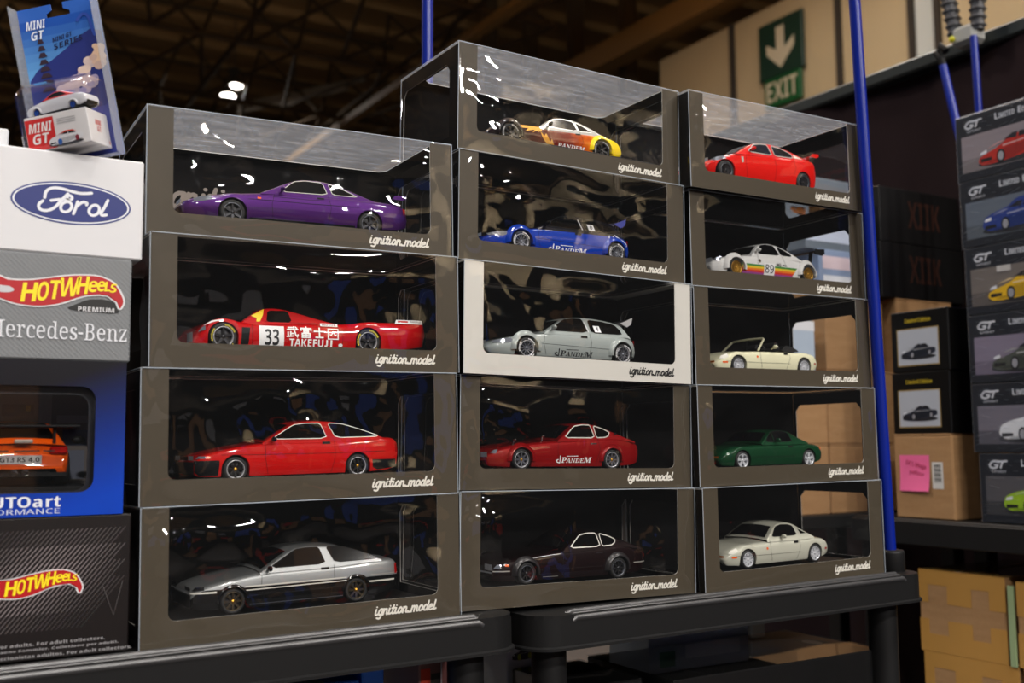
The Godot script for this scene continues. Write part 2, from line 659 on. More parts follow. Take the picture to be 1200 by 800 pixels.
func hall_lamps() -> void:
	var housing := mat(Color(0.3, 0.3, 0.3), 0.5, 0.4)
	var glow := mat(Color(1, 1, 1), 0.5)
	glow.emission_enabled = true
	glow.emission = Color(1.0, 0.97, 0.93)
	glow.emission_energy_multiplier = 14.0
	var spots := [[-3.0, 2.6], [0.6, 2.4], [4.2, 2.6], [-3.5, 8.0], [0.8, 8.0], [5.0, 8.0], [-6.0, -1.0], [-1.5, -3.0], [3.2, -3.6], [6.2, -2.0], [1.5, -8.0], [6.4, -5.6], [-4.5, -9.0], [-4.5, -16.0], [-3.0, 14.5], [2.5, 14.5], [7.0, 14.5], [5.66, -18.95], [5.60, -18.35]]
	var where := ["over the aisle front left of the stall", "over the aisle in front of the stall", "over the aisle front right of the stall", "in the second row, left", "in the second row, middle", "in the second row, right", "over the neighbouring stall at the left", "just behind the left stack", "just behind the right stack", "beside the panelled wall, near the drape", "behind the stall, third row", "beside the panelled wall, under the exit sign", "at the far left, third row", "at the far left, fourth row", "at the hall entrance, left", "at the hall entrance, middle", "at the hall entrance, right"]
	for i in spots.size():
		var far: bool = i > 16
		var y := 7.0 if far else 6.2
		var t := thing("bay_lamp", ("round bay lamp under the hall roof " + where[i]) if not far else ["lower of two bright round lamps under the brown roof", "upper of two bright round lamps under the brown roof"][i - 17], "lamp", Transform3D(Basis(), V(spots[i][0], y, spots[i][1])), "high bay lamps")
		var r := 0.15 if far else 0.45
		var g := G.new()
		g.xf = Transform3D(Basis(Vector3.RIGHT, -PI / 2), Vector3.ZERO)
		g.lathe([[0.0, 0.34], [0.1, 0.34], [r * 0.6, 0.2], [r + 0.02, 0.0], [r, 0.0], [r * 0.55, 0.18], [0.0, 0.2]], 24)
		put(g, "reflector", housing, t)
		g = G.new()
		g.xf = Transform3D(Basis(Vector3.RIGHT, -PI / 2), Vector3.ZERO)
		g.lathe([[0.0, 0.012], [r * 0.97, 0.012], [r * 0.97, 0.0], [0.0, 0.0]], 24)
		put(g, "lamp_glow", glow, t)
		g = G.new()
		g.tube([Vector3(0, 0.33, 0), Vector3(0, 8.3 - y, 0)], 0.012, 5)
		put(g, "hanger", housing, t)
		var l := AreaLight3D.new()
		l.name = "lamp_light"
		l.area_size = Vector2(r * 1.7, r * 1.7)
		l.light_color = Color(1.0, 0.98, 0.96) if i != 6 else Color(0.72, 0.85, 1.0)
		l.light_energy = 4.0 if far else ([9.0, 16.0, 18.0, 28.0, 46.0, 44.0, 16.0, 22.0][i] if i < 8 else (6.5 if i < 14 else 95.0))
		l.area_range = 60.0
		l.area_attenuation = 2.0
		l.shadow_enabled = true
		add_child(l, true)
		l.transform = Transform3D(Basis(Vector3.RIGHT, -PI / 2), V(spots[i][0], y - 0.03, spots[i][1]))
		if i > 6 and i < 14:                                                # the clear reflectors leak light up to the roof
			var u := AreaLight3D.new()
			u.name = "lamp_uplight"
			u.area_size = Vector2(0.8, 0.8)
			u.light_color = Color(1.0, 0.93, 0.82)
			u.light_energy = 18.0
			u.area_range = 60.0
			u.area_attenuation = 2.0
			u.shadow_enabled = true
			add_child(u, true)
			u.transform = Transform3D(Basis(Vector3.RIGHT, PI / 2), V(spots[i][0] + 0.1, y + 0.36, spots[i][1]))
	# an unlit batten beside the pair of lamps
	var tube := mat(Color(0.6, 0.58, 0.55), 0.4)
	var b := thing("strip_light", "long pale strip light fitting right of the bright roof lamps", "lamp", Transform3D(Basis(), V(0, 7.0, 0)))
	var g2 := G.new()
	g2.tube([Vector3(6.1, 0.0, -19.8), Vector3(7.5, 0.0, -17.4)], 0.06, 8)
	put(g2, "tube", tube, b)
	g2 = G.new()
	g2.tube([Vector3(6.25, 0.2, -19.9), Vector3(7.8, 0.2, -17.3)], 0.05, 8)
	put(g2, "tube", tube, b)
	g2 = G.new()
	g2.tube([Vector3(6.9, 0.2, -18.7), Vector3(6.9, 1.3, -18.7)], 0.02, 6)
	put(g2, "hanger", housing, b)

# ---------------------------------------------------------------- drapes round the stall and the stalls across the aisle
func stall_shell() -> void:
	var cloth := mat(Color(0.15, 0.11, 0.115), 0.95, 0.0, 0.2)
	var g := G.new()
	noise.seed = 3
	noise.frequency = 1.0
	for sd in [0.0, 0.03]:
		var rows := []
		for i in 61:
			var z := lerpf(-1.7, 2.6, i / 60.0)
			var row := PackedVector3Array()
			for j in 22:
				var y := lerpf(-1.24, 1.165, j / 21.0)
				row.append(V(2.33 + sd + noise.get_noise_2d(z * 3.0, y * 1.1) * 0.05 + noise.get_noise_2d(z * 0.9 + y * 2.0, y * 4.0 + 9.0) * 0.018, y, z))
			rows.append(row)
		if sd == 0.0:
			rows.reverse()
		g.grid(rows)
	tag(put(g, "wall_drape", cloth), "creased black cloth drape hung behind the right shelf", "drape", "", "structure")
	g = G.new()
	g.box(V(2.31, 1.162, -1.72), V(2.36, 1.20, 2.62), 0.006)
	tag(put(g, "drape_rail", mat(Color(0.2, 0.22, 0.22), 0.4, 0.5)), "dark metal rail along the top of the black drape", "rail")
	# rigging on the rail: two ribbed hoses held by a clamp
	var rg := thing("cable_clamp", "pale clamp holding two ribbed black hoses on the drape rail", "clamp", Transform3D(Basis(), V(2.28, 1.16, -0.52)))
	g = G.new()
	g.box(Vector3(-0.03, 0.0, -0.035), Vector3(0.02, 0.05, 0.035), 0.01)
	put(g, "clamp_body", mat(Color(0.62, 0.62, 0.6), 0.5), rg)
	g = G.new()
	g.ball(Vector3(-0.035, 0.02, -0.025), Vector3(0.008, 0.008, 0.008), 8)
	put(g, "clamp_knob", mat(Color(0.8, 0.78, 0.1), 0.4), rg)
	for q in [[-0.03, -0.10], [0.03, 0.055]]:
		g = G.new()
		var pts := []
		for k in 16:
			pts.append(Vector3(-0.01, 0.03 + k * 0.03, lerpf(q[0], q[1], k / 15.0)))
		g.tube(pts, 0.017, 8)
		for k in 22:
			g.xf = Transform3D(Basis(Vector3.RIGHT, -PI / 2), pts[0].lerp(pts[15], (k + 0.5) / 22.0))
			g.lathe([[0.017, -0.006], [0.022, 0.0], [0.017, 0.006]], 8)
		put(g, "hose", mat(Color(0.22, 0.22, 0.23), 0.4), rg)
	# across the aisle, seen only in the shiny sleeves
	var blue := mat(Color(0.16, 0.36, 0.85), 0.7)
	var red := mat(Color(0.85, 0.12, 0.05), 0.6)
	var greyb := mat(Color(0.7, 0.7, 0.73), 0.7)
	var tanb := mat(Color(0.7, 0.52, 0.36), 0.7)
	g = G.new()
	g.box(V(-3.5, -1.25, 5.6), V(8.8, 1.4, 5.7))
	var wa := struct(g, "wall_aisle", mat(Color(0.09, 0.07, 0.065), 0.8, 0.0, 0.2))
	for q in [[-2.4, -0.6, 0.9, 1.6, blue], [-1.1, 0.3, 1.0, 0.6, greyb], [-0.9, -0.7, 0.8, 0.2, red], [0.3, -0.5, 0.5, 1.5, tanb], [1.1, 0.35, 0.9, 0.5, greyb], [1.3, -0.45, 1.1, 0.2, red], [2.2, -0.9, 0.35, 0.7, tanb], [2.7, -0.3, 0.45, 1.5, blue], [3.5, 0.2, 1.0, 0.7, tanb], [3.4, -0.75, 1.0, 0.25, red], [4.7, -0.2, 0.5, 1.4, blue], [5.4, 0.3, 0.9, 0.4, greyb], [5.5, -0.6, 0.9, 0.5, tanb], [6.7, -0.3, 0.6, 1.4, greyb], [7.5, 0.2, 1.0, 0.8, tanb], [7.6, -0.7, 0.7, 0.5, blue]]:
		g = G.new()
		g.box(V(q[0], q[1], 5.56), V(q[0] + q[2], q[1] + q[3], 5.6), 0.005)
		put(g, "poster_board", q[4], wa)

func blue_pole(label: String, a: Vector3, b: Vector3, r: float, m: Material) -> Node3D:
	var t := thing("blue_pole", label, "pole", Transform3D(Basis(), a), "blue tube poles")
	var g := G.new()
	g.tube([Vector3.ZERO, (b - a) * 0.5, b - a], r, 14)
	put(g, "tube", m, t)
	return t

func shelving() -> void:
	var plastic := mat(Color(0.09, 0.09, 0.092), 0.5, 0.0, 0.35)
	var blue := mat(Color(0.03, 0.13, 0.53), 0.3)
	var ridge_m := mat(Color(0.2, 0.2, 0.205), 0.36, 0.0, 1.0)
	for k in 2:
		var x0: float = [-0.42, 0.632][k]
		var x1: float = [0.614, 1.300][k]
		var yy: float = [-0.0092, -0.0062][k]
		var t := thing("shelf_unit", ["black plastic shelf unit carrying the left stack and logo boxes", "black plastic shelf unit carrying the right hand stack"][k], "shelf", Transform3D(Basis(Vector3.BACK, [0.009, 0.008][k]), V(x0, yy, 0.05)))
		var w := x1 - x0
		# deck with rounded corners and a stepped front edge
		var outline := round_rect(0, 0.0, w, 0.40, 0.035, 5)
		var g := G.new()
		g.xf = Transform3D(Basis(Vector3.RIGHT, -PI / 2), Vector3.ZERO)
		g.prism(outline, -0.008, 0.0)
		put(g, "deck", plastic, t)
		g = G.new()
		var lipo := round_rect(-0.001, -0.001, w + 0.001, 0.401, 0.036, 5)
		var li := round_rect(0.004, 0.004, w - 0.004, 0.396, 0.032, 5)
		g.xf = Transform3D(Basis(Vector3.RIGHT, -PI / 2), Vector3.ZERO)
		var rows := []
		for e in [[lipo, -0.003], [lipo, -0.0345], [round_rect(-0.004, -0.004, w + 0.004, 0.404, 0.038, 5), -0.036], [round_rect(-0.004, -0.004, w + 0.004, 0.404, 0.038, 5), -0.039], [li, -0.039], [li, -0.002]]:
			var row := PackedVector3Array()
			for q in e[0]:
				row.append(Vector3(q.x, q.y, e[1]))
			row.append(row[0])
			rows.append(row)
		var flat := []
		for i in rows.size() - 1:
			g.grid([rows[i], rows[i + 1]])
		put(g, "rim", plastic, t)
		for j in 3:                                              # moulded ridges along the front edge
			g = G.new()
			var ry := 0.0005 - j * 0.0024
			var rz := -0.014 + j * 0.0066
			g.tube([Vector3(0.05, ry - 0.003, rz - 0.001), Vector3(0.055, ry, rz), Vector3(w - 0.055, ry, rz), Vector3(w - 0.05, ry - 0.003, rz - 0.001)], 0.0036, 12)
			put(g, "ridge", ridge_m, t)
		for j in 8:                                              # ribs under the deck
			g = G.new()
			g.box(Vector3(0.06 + j * (w - 0.12) / 7.0 - 0.003, -0.03, -0.38), Vector3(0.06 + j * (w - 0.12) / 7.0 + 0.003, -0.0075, -0.02))
			put(g, "under_rib", plastic, t)
		for lx in [0.045, w - 0.048]:
			for lz in [-0.045, -0.355]:
				g = G.new()
				var prof := [[0.0, -0.60], [0.019, -0.60], [0.0195, -0.3], [0.021, -0.012], [0.0, -0.012]]
				g.xf = Transform3D(Basis(Vector3.RIGHT, -PI / 2), Vector3(lx, 0, lz))
				g.lathe(prof, 20)
				put(g, "leg", plastic, t)
		g = G.new()                                              # the tier below
		g.xf = Transform3D(Basis(Vector3.RIGHT, -PI / 2), Vector3(0, -0.36, 0))
		g.prism(outline, -0.03, 0.0)
		put(g, "lower_deck", plastic, t)
		for lx in [0.045, w - 0.048]:
			for lz in [-0.045, -0.355]:
				g = G.new()
				g.xf = Transform3D(Basis(Vector3.RIGHT, -PI / 2), Vector3(lx, 0, lz))
				g.lathe([[0.0, -1.238], [0.022, -1.238], [0.02, -0.5], [0.0, -0.5]], 16)
				put(g, "lower_leg", plastic, t)
		if k == 1:                                               # socket that takes the pole
			g = G.new()
			g.xf = Transform3D(Basis(Vector3.RIGHT, -PI / 2), Vector3(w - 0.022, 0, -0.045))
			g.lathe([[0.0, 0.03], [0.017, 0.03], [0.0185, 0.026], [0.0185, -0.004], [0.0, -0.004]], 20)
			put(g, "pole_socket", plastic, t)
	blue_pole("tall blue pole leaning beside the right hand stack", V(1.2795, 0.024, 0.0015), V(1.222, 1.15, 0.018), 0.0088, blue)
	blue_pole("blue pole upright behind the top middle box", V(0.672, 0.0, -0.300), V(0.672, 1.3, -0.300), 0.0085, blue)

func boxes() -> void:
	var L := [["L1", 0.2149, 0.3992, -0.0114, -0.0268], ["L2", 0.2162, 0.2648, 0.0122, 0.0096], ["L3", 0.2099, 0.1306, 0.0153, -0.0065], ["L4", 0.2124, -0.0031, 0.0186, -0.0017]]
	var M := [["M1", 0.5738, 0.5382, -0.0216, 0.0043], ["M2", 0.5725, 0.4046, -0.0187, -0.0105], ["M3", 0.5684, 0.2678, 0.0003, 0.0015], ["M4", 0.5677, 0.1338, -0.0085, -0.0089], ["M5", 0.5604, -0.0001, 0.0044, -0.0044]]
	var R := [["R1", 0.9178, 0.5308, -0.001, 0.0110], ["R2", 0.9254, 0.3972, -0.013, 0.0038], ["R3", 0.9214, 0.2636, -0.0049, -0.0003], ["R4", 0.9129, 0.1300, 0.0075, 0.0041], ["R5", 0.9062, -0.0036, 0.0205, 0.0100]]
	var labels := {"L1": "dark framed box with the purple coupe, top of the left stack", "L2": "dark framed box with the red racing prototype numbered 33", "L3": "dark framed box with the red black-bumpered hatchback", "L4": "dark framed box with the silver over black hatchback, bottom of the left stack",
		"M1": "dark framed box with the flame livery fastback, top of the middle stack", "M2": "dark framed box with the blue wide-body hatchback", "M3": "white framed box with the pale grey hatchback in the middle stack", "M4": "dark framed box with the candy red fastback", "M5": "dark framed box with the dark maroon fastback, bottom of the middle stack",
		"R1": "dark framed box with the scarlet saloon, top of the right stack", "R2": "dark framed box with the white racing car numbered 89", "R3": "dark framed box with the cream open-top roadster", "R4": "dark framed box with the dark green roadster", "R5": "dark framed box with the silver hardtop roadster, bottom of the right stack"}
	var floors := {"L1": 24.0, "L2": 20.6, "L3": 18.9, "L4": 18.9, "M1": 30.0, "M2": 23.8, "M3": 23.8, "M4": 21.5, "M5": 19.3, "R1": 28.0, "R2": 25.4, "R3": 18.5, "R4": 18.5, "R5": 18.5}
	var at := {}
	for col in [[L, 0.0115, 0.0], [M, -0.0157, 0.0016], [R, 0.0080, 0.0]]:
		for b in col[0]:
			var f := fr(b[1], b[2] + col[2], b[3], b[4], col[1])
			at[b[0]] = f
			display_box(f, labels[b[0]], b[0] == "M3", {"L1": "left", "M1": "right"}.get(b[0], ""), floors[b[0]] - 0.2, b[0] in ["L1", "M1", "R1"])
	build_cars(at)

# ---------------------------------------------------------------- model cars
# A car is described in millimetres: x from nose to tail as it stands in its box, y up, z half-width towards the viewer.
class Car:
	var u0 := 0.0            # box coordinates of its middle and ground
	var g := 0.0
	var x0 := 0.0
	var x1 := 0.0
	var deck: PackedVector2Array
	var under: PackedVector2Array
	var plan: PackedVector2Array
	var gh: PackedVector2Array
	var hw := 45.0
	var fx := 0.0
	var rx := 0.0
	var r := 13.0
	var arch := 15.0
	var tum := 0.42
	var belt := 40.0
	var gw := 0.93
	var bulge := 0.055
	func top(x: float) -> float: return Car._at(deck, x)
	func und(x: float) -> float: return Car._at(under, x)
	func gtop(x: float) -> float: return Car._at(gh, x)
	static func _at(p: PackedVector2Array, x: float) -> float:
		if x <= p[0].x:
			return p[0].y
		for i in p.size() - 1:
			if x <= p[i + 1].x:
				var w := p[i + 1].x - p[i].x
				return p[i + 1].y if w < 1e-6 else lerpf(p[i].y, p[i + 1].y, (x - p[i].x) / w)
		return p[p.size() - 1].y
	func bottom(x: float) -> float:
		var b := und(x)
		for a in [fx, rx]:
			var d: float = absf(x - a)
			if d < arch:
				b = maxf(b, r + sqrt(arch * arch - d * d))
		return minf(b, top(x) - 3.0)
	func side(x: float, y: float) -> float:
		var lo := und(x)
		var t := clampf((y - lo) / maxf(1.0, top(x) - lo), 0.0, 1.0)
		var z := Car._at(plan, x)
		z *= 1.0 - bulge * pow(maxf(0.0, 0.5 - t) / 0.5, 2.0) - bulge * 0.9 * pow(maxf(0.0, t - 0.5) / 0.5, 2.0)
		return z
	func ghz(y: float) -> float:
		return hw * gw - (y - belt) * tum
	func xs() -> Array:
		var s := []
		var x := x0
		while x < x1 - 1.0:
			s.append(x)
			x += 1.2 if x < x0 + 8.0 or x > x1 - 10.0 else 3.2
		s.append(x1)
		for a in [fx, rx]:
			for k in 17:
				s.append(a - cos(PI * k / 16.0) * arch * 0.9999)
			s.append(a - arch - 0.02)
			s.append(a + arch + 0.02)
		s.sort()
		var out := []
		for q in s:
			if q >= x0 and q <= x1 and (out.is_empty() or q - out[-1] > 0.005):
				out.append(q)
		return out

var glass_dark: StandardMaterial3D
var rubber: StandardMaterial3D
var trim_black: StandardMaterial3D
var chrome: StandardMaterial3D
var lamp_clear: StandardMaterial3D
var lamp_red: StandardMaterial3D
var lamp_amber: StandardMaterial3D
var print_mat: StandardMaterial3D
var disc_mat: StandardMaterial3D

func wheel_meshes(r: float, w: float, spokes: int, style: String, letters: Color) -> Array:
	var rr := r * 0.72
	var t := G.new()
	t.lathe([[rr, w / 2 - 1.5], [rr + 0.3, w / 2 - 0.3], [rr + 1.2, w / 2], [r - 1.6, w / 2 - 0.2], [r - 0.4, w / 2 - 1.4], [r, w / 2 - 3.0], [r, -w / 2 + 3.0], [r - 1.6, -w / 2], [rr, -w / 2]], 32)
	var lip := G.new()
	lip.lathe([[rr - 1.3, w / 2 - 4.2], [rr - 1.1, w / 2 - 1.2], [rr - 0.5, w / 2 - 0.4], [rr + 0.2, w / 2 - 0.3], [rr + 0.3, w / 2 - 1.6]], 32)
	var disc := G.new()
	disc.lathe([[0.0, w / 2 - 4.4], [rr * 0.66, w / 2 - 4.4], [rr * 0.68, w / 2 - 5.0], [rr, w / 2 - 5.0]], 24)
	var sp := G.new()
	var za := w / 2 - 4.0
	var zb := w / 2 - 1.3
	for k in spokes:
		var rot := Basis(Vector3.BACK, TAU * k / spokes)
		var bars := [[0.0, 0.0]]
		if style == "double":
			bars = [[-0.16, -0.05], [0.16, 0.05]]
		elif style == "mesh":
			bars = [[-0.28, 0.28], [0.28, -0.28]]
		elif style == "y":
			bars = [[-0.2, 0.0], [0.2, 0.0]]
		for bar in bars:
			var a := Vector3(sin(bar[1]) * rr * 0.2, cos(bar[1]) * rr * 0.2, 0)
			var b := Vector3(sin(bar[0]) * rr * 0.93, cos(bar[0]) * rr * 0.93, 0)
			var wa: float = rr * (0.13 if spokes < 9 else 0.07)
			var wb: float = rr * (0.1 if spokes < 9 else 0.055)
			var d := (b - a).normalized()
			var s := Vector3(d.y, -d.x, 0)
			sp.xf = Transform3D(rot, Vector3.ZERO)
			var lo := [a - s * wa, a + s * wa, b + s * wb, b - s * wb]
			var up := []
			for i in 4:
				up.append(lo[i] + Vector3(0, 0, zb if i < 2 else zb + 0.5))
				lo[i] += Vector3(0, 0, za)
			sp.quad(up[3], up[2], up[1], up[0])
			for i in 4:
				var j := (i + 1) % 4
				sp.quad(up[i], up[j], lo[j], lo[i])
	sp.xf = Transform3D.IDENTITY
	var cap := G.new()
	cap.lathe([[0.0, zb + 0.9], [rr * 0.12, zb + 0.8], [rr * 0.2, zb + 0.2], [rr * 0.24, zb - 0.6], [rr * 0.24, za]], 16)
	var let: Pr = null
	if letters.a > 0.0:
		let = flat_print(Transform3D(Basis(), Vector3(0, 0, w / 2 + 0.05)), 0.0)
		let.col = letters
		for arc in [0.15, 2.25, 4.4]:                             # raised sidewall marks in three short arcs
			for k in 7:
				var q := Transform2D(-arc - k * 0.16, Vector2.ZERO)
				var h0 := rr + 1.0
				var h1 := r - 1.1
				var wd := 0.62 if k % 2 == 0 else 0.85
				for pr in [[-wd, -wd + 0.55, h0, h1], [-wd, wd, h1 - 0.6, h1], [wd - 0.55, wd, h0, h1]]:
					let.t2(q * Vector2(pr[0], pr[2]), q * Vector2(pr[1], pr[2]), q * Vector2(pr[1], pr[3]))
					let.t2(q * Vector2(pr[0], pr[2]), q * Vector2(pr[1], pr[3]), q * Vector2(pr[0], pr[3]))
	return [t.mesh(), lip.mesh(), disc.mesh(), sp.mesh(), cap.mesh(), let.mesh() if let else null]

func drape(car: Car, lift := 0.2) -> Pr:                  # print that follows the near side of the body
	var p := Pr.new()
	p.fine = 5.0
	p.put2 = func(q: Vector2, lay: float) -> Vector3: return Vector3(q.x, q.y, car.side(q.x, q.y) + lift + lay * 0.08)
	return p

func drape_glass(car: Car, lift := 0.2) -> Pr:            # print that follows the near side of the cabin
	var p := Pr.new()
	p.put2 = func(q: Vector2, lay: float) -> Vector3: return Vector3(q.x, q.y, car.ghz(q.y) + lift + lay * 0.08)
	return p

func loc(car: Car, a: Array) -> PackedVector2Array:       # box millimetres to car millimetres
	var p := p2(a)
	for i in p.size():
		p[i] -= Vector2(car.u0, car.g)
	return p

func build_car(S: Dictionary, at: Transform3D) -> Array:
	var car := Car.new()
	var dk := p2(S.deck)
	car.u0 = (dk[0].x + dk[dk.size() - 1].x) / 2.0
	car.g = S.g
	car.deck = soften(loc(car, S.deck), 2)
	car.x0 = car.deck[0].x
	car.x1 = car.deck[car.deck.size() - 1].x
	car.under = loc(car, S.under)
	car.hw = S.hw
	car.fx = S.fw - car.u0
	car.rx = S.rw - car.u0
	car.r = S.r
	car.arch = S.r + S.get("gap", 1.6)
	car.tum = S.get("tum", 0.42)
	car.gw = S.get("gw", 0.93)
	var nose: float = S.get("nose", 0.8)
	var x0 := car.x0
	var x1 := car.x1
	car.plan = soften(p2([x0, nose, x0 + 3, nose + 0.06, x0 + 14, 0.945, x0 + 42, 1.0, x1 - 45, 1.0, x1 - 14, 0.965, x1 - 3, 0.9, x1, 0.84]), 2)
	for i in car.plan.size():
		car.plan[i].y *= car.hw
	var t := thing("model_car", S.label, "model car", at * Transform3D(Basis.from_scale(Vector3.ONE), Vector3(car.u0 * K, car.g * K, -S.get("zc", 82.0) * K)), "model cars in display boxes")
	var body_root: Node = t
	var sc := Transform3D(Basis.from_scale(Vector3.ONE * K), Vector3.ZERO)
	var xs := car.xs()
	var has_tone: bool = S.has("tone")
	var tone: float = S.get("tone", 0.0) - car.g
	var livery = S.get("livery")
	# body shell
	var up_rows := []
	var up_cols := []
	var near_rows := []
	var far_rows := []
	for x in xs:
		var tp := car.top(x)
		var lo := car.bottom(x)
		var sh := minf(S.get("shoulder", 4.5), (tp - lo) * 0.45)
		var ys := tp - sh
		var mid := clampf(tone if has_tone else lerpf(lo, ys, 0.5), lo, ys)
		var a := PackedVector3Array()
		var zz := car.side(x, lo)
		a.append(Vector3(x, lo, zz - 6.0))
		a.append(Vector3(x, lo, zz - 0.35))
		for k in 5:
			var y := lerpf(lo + minf(0.3, (mid - lo) * 0.2), mid, k / 4.0)
			a.append(Vector3(x, y, car.side(x, y)))
		near_rows.append(a)
		var b := PackedVector3Array()
		for q in range(a.size() - 1, -1, -1):
			b.append(a[q] * Vector3(1, 1, -1))
		far_rows.append(b)
		var u := PackedVector3Array()
		for k in 6:
			var y := lerpf(mid, ys, k / 5.0)
			u.append(Vector3(x, y, car.side(x, y)))
		var ze := car.side(x, ys)
		var rise: float = S.get("crown", 1.2)
		for k in [1, 2, 3]:
			var w: float = PI / 2 * k / 3.0
			u.append(Vector3(x, ys + sin(w) * (sh - rise * minf(1.0, sh / 4.0)), ze - (1.0 - cos(w)) * sh * 1.5))
		var e := u[u.size() - 1]
		for k in [1, 2, 3]:
			var f: float = k / 3.0
			u.append(Vector3(x, lerpf(e.y, tp, 1.0 - (1.0 - f) * (1.0 - f)), e.z * (1.0 - f)))
		for k in range(u.size() - 2, -1, -1):
			u.append(u[k] * Vector3(1, 1, -1))
		up_rows.append(u)
		if livery:
			var cc := PackedColorArray()
			for q in u:
				cc.append(livery.call(q.x + car.u0, q.y + car.g))
			up_cols.append(cc)
	var g := G.new()
	g.xf = sc
	g.grid(up_rows, false, up_cols)
	var low := g if not has_tone else G.new()
	low.xf = sc
	if livery and not has_tone:
		var cn := []
		for row in near_rows:
			var cc := PackedColorArray()
			for q in row:
				cc.append(livery.call(q.x + car.u0, q.y + car.g))
			cn.append(cc)
		low.grid(near_rows, false, cn)
	else:
		low.grid(near_rows)
	low.grid(far_rows)
	for e in [0, xs.size() - 1]:                              # nose and tail panels
		var ring := PackedVector3Array()
		ring.append_array(near_rows[e].slice(1))
		ring.append_array(up_rows[e])
		ring.append_array(far_rows[e].slice(0, -1))
		var m := Vector3.ZERO
		for q in ring:
			m += q / ring.size()
		g.col = livery.call(m.x + car.u0, m.y + car.g) if livery else Color.WHITE
		for k in ring.size():
			if e == 0:
				g.tri(m, ring[k], ring[(k + 1) % ring.size()])
			else:
				g.tri(m, ring[(k + 1) % ring.size()], ring[k])
	put(g, "body", S.paint, t)
	if has_tone:
		put(low, "lower_body", S.lower, t)
	var ub := G.new()
	ub.xf = sc
	for seg in [[x0 + 8, car.fx - car.arch - 1, car.hw - 8.0], [car.fx - car.arch - 1, car.fx + car.arch + 1, car.hw - 20.0], [car.fx + car.arch + 1, car.rx - car.arch - 1, car.hw - 6.0], [car.rx - car.arch - 1, car.rx + car.arch + 1, car.hw - 20.0], [car.rx + car.arch + 1, x1 - 8, car.hw - 9.0]]:
		if seg[1] - seg[0] > 1.0:
			var yb := maxf(car.und(seg[0]), car.und(seg[1])) + 0.5
			var yt := minf(car.top(seg[0]), car.top(seg[1])) - 4.0
			if yt > yb + 2.0:
				ub.box(Vector3(seg[0], yb, -seg[2]), Vector3(seg[1], yt, seg[2]))
	put(ub, "underbody", trim_black, t)
	# cabin
	if S.has("gh"):
		var gp := loc(car, S.gh)
		car.gh = soften(gp, 2)
		var gx0 := gp[0].x
		var gx1 := gp[gp.size() - 1].x
		car.belt = car.top((gx0 + gx1) / 2.0)
		var rows := []
		var n := int((gx1 - gx0) / 2.5)
		for i in n + 1:
			var x := lerpf(gx0, gx1, float(i) / n)
			var yb := car.top(x) - 3.0
			var yt := maxf(car.gtop(x), yb + 0.4)
			var rr := minf(3.2, (yt - yb) * 0.5)
			var u := PackedVector3Array()
			for k in 5:
				var y := lerpf(yb, yt - rr, k / 4.0)
				u.append(Vector3(x, y, car.ghz(y)))
			var ze := u[4].z
			for k in [1, 2, 3]:
				var w: float = PI / 2 * k / 3.0
				u.append(Vector3(x, yt - rr + sin(w) * (rr - 1.0), ze - (1.0 - cos(w)) * rr))
			var e := u[u.size() - 1]
			for k in [1, 2, 3]:
				var f: float = k / 3.0
				u.append(Vector3(x, lerpf(e.y, yt + 0.8, 1.0 - (1.0 - f) * (1.0 - f)), e.z * (1.0 - f)))
			for k in range(u.size() - 2, -1, -1):
				u.append(u[k] * Vector3(1, 1, -1))
			rows.append(u)
		var c := G.new()
		c.xf = sc
		c.grid(rows)
		put(c, "cabin", S.get("roof", S.paint), t)
		for side in [1.0, -1.0]:
			for wn in S.get("wins", []):
				var pg := soften(loc(car, wn), 1, true, 0.12)
				var w := drape_glass(car, 0.35)
				w.xf = Transform3D(Basis.from_scale(Vector3(K, K, K * side)), Vector3.ZERO)
				w.poly(pg, Color.WHITE)
				put(w, "side_window", glass_dark, t)
				if side > 0 and S.has("trim"):
					var tr := drape_glass(car, 0.55)
					tr.xf = sc
					var cl := pg.duplicate()
					cl.append(pg[0])
					tr.line(cl, S.get("trim_w", 0.9), Color.WHITE)
					put(tr, "window_trim", S.trim, t)
		for pane in [["windshield", S.get("ws")], ["rear_window", S.get("rg")]]:
			if pane[1] == null:
				continue
			var pr := []
			for i in 9:
				var x := lerpf(pane[1][0] - car.u0, pane[1][1] - car.u0, i / 8.0)
				var y := car.gtop(x)
				var zc := (car.ghz(y) - 3.2) * 0.95
				var row := PackedVector3Array()
				for k in 9:
					var f := lerpf(1.0, -1.0, k / 8.0)
					row.append(Vector3(x, y - 0.55 + 1.6 * (1.0 - f * f) + 0.75, f * zc))
				pr.append(row)
			var gl := G.new()
			gl.xf = sc
			gl.grid(pr)
			put(gl, pane[0], glass_dark, t)
	# wheels
	var rim_m: Material = S.get("rim", chrome)
	var ms := wheel_meshes(S.r, S.get("ww", 14.0), S.get("spokes", 8), S.get("style", "bar"), S.get("letters", Color(0, 0, 0, 0)))
	var scaled := []
	for m in ms:
		scaled.append(m)
	for q in [car.fx, car.rx]:
		for sd in [1.0, -1.0]:
			var zz: float = (car.hw - S.get("ww", 14.0) / 2 - 1.0 + S.get("track", 0.0)) * sd
			add_wheel_at(t, scaled, Vector3(q, S.r, zz), sd < 0, S.get("lip", rim_m), rim_m, S.get("cap", rim_m))
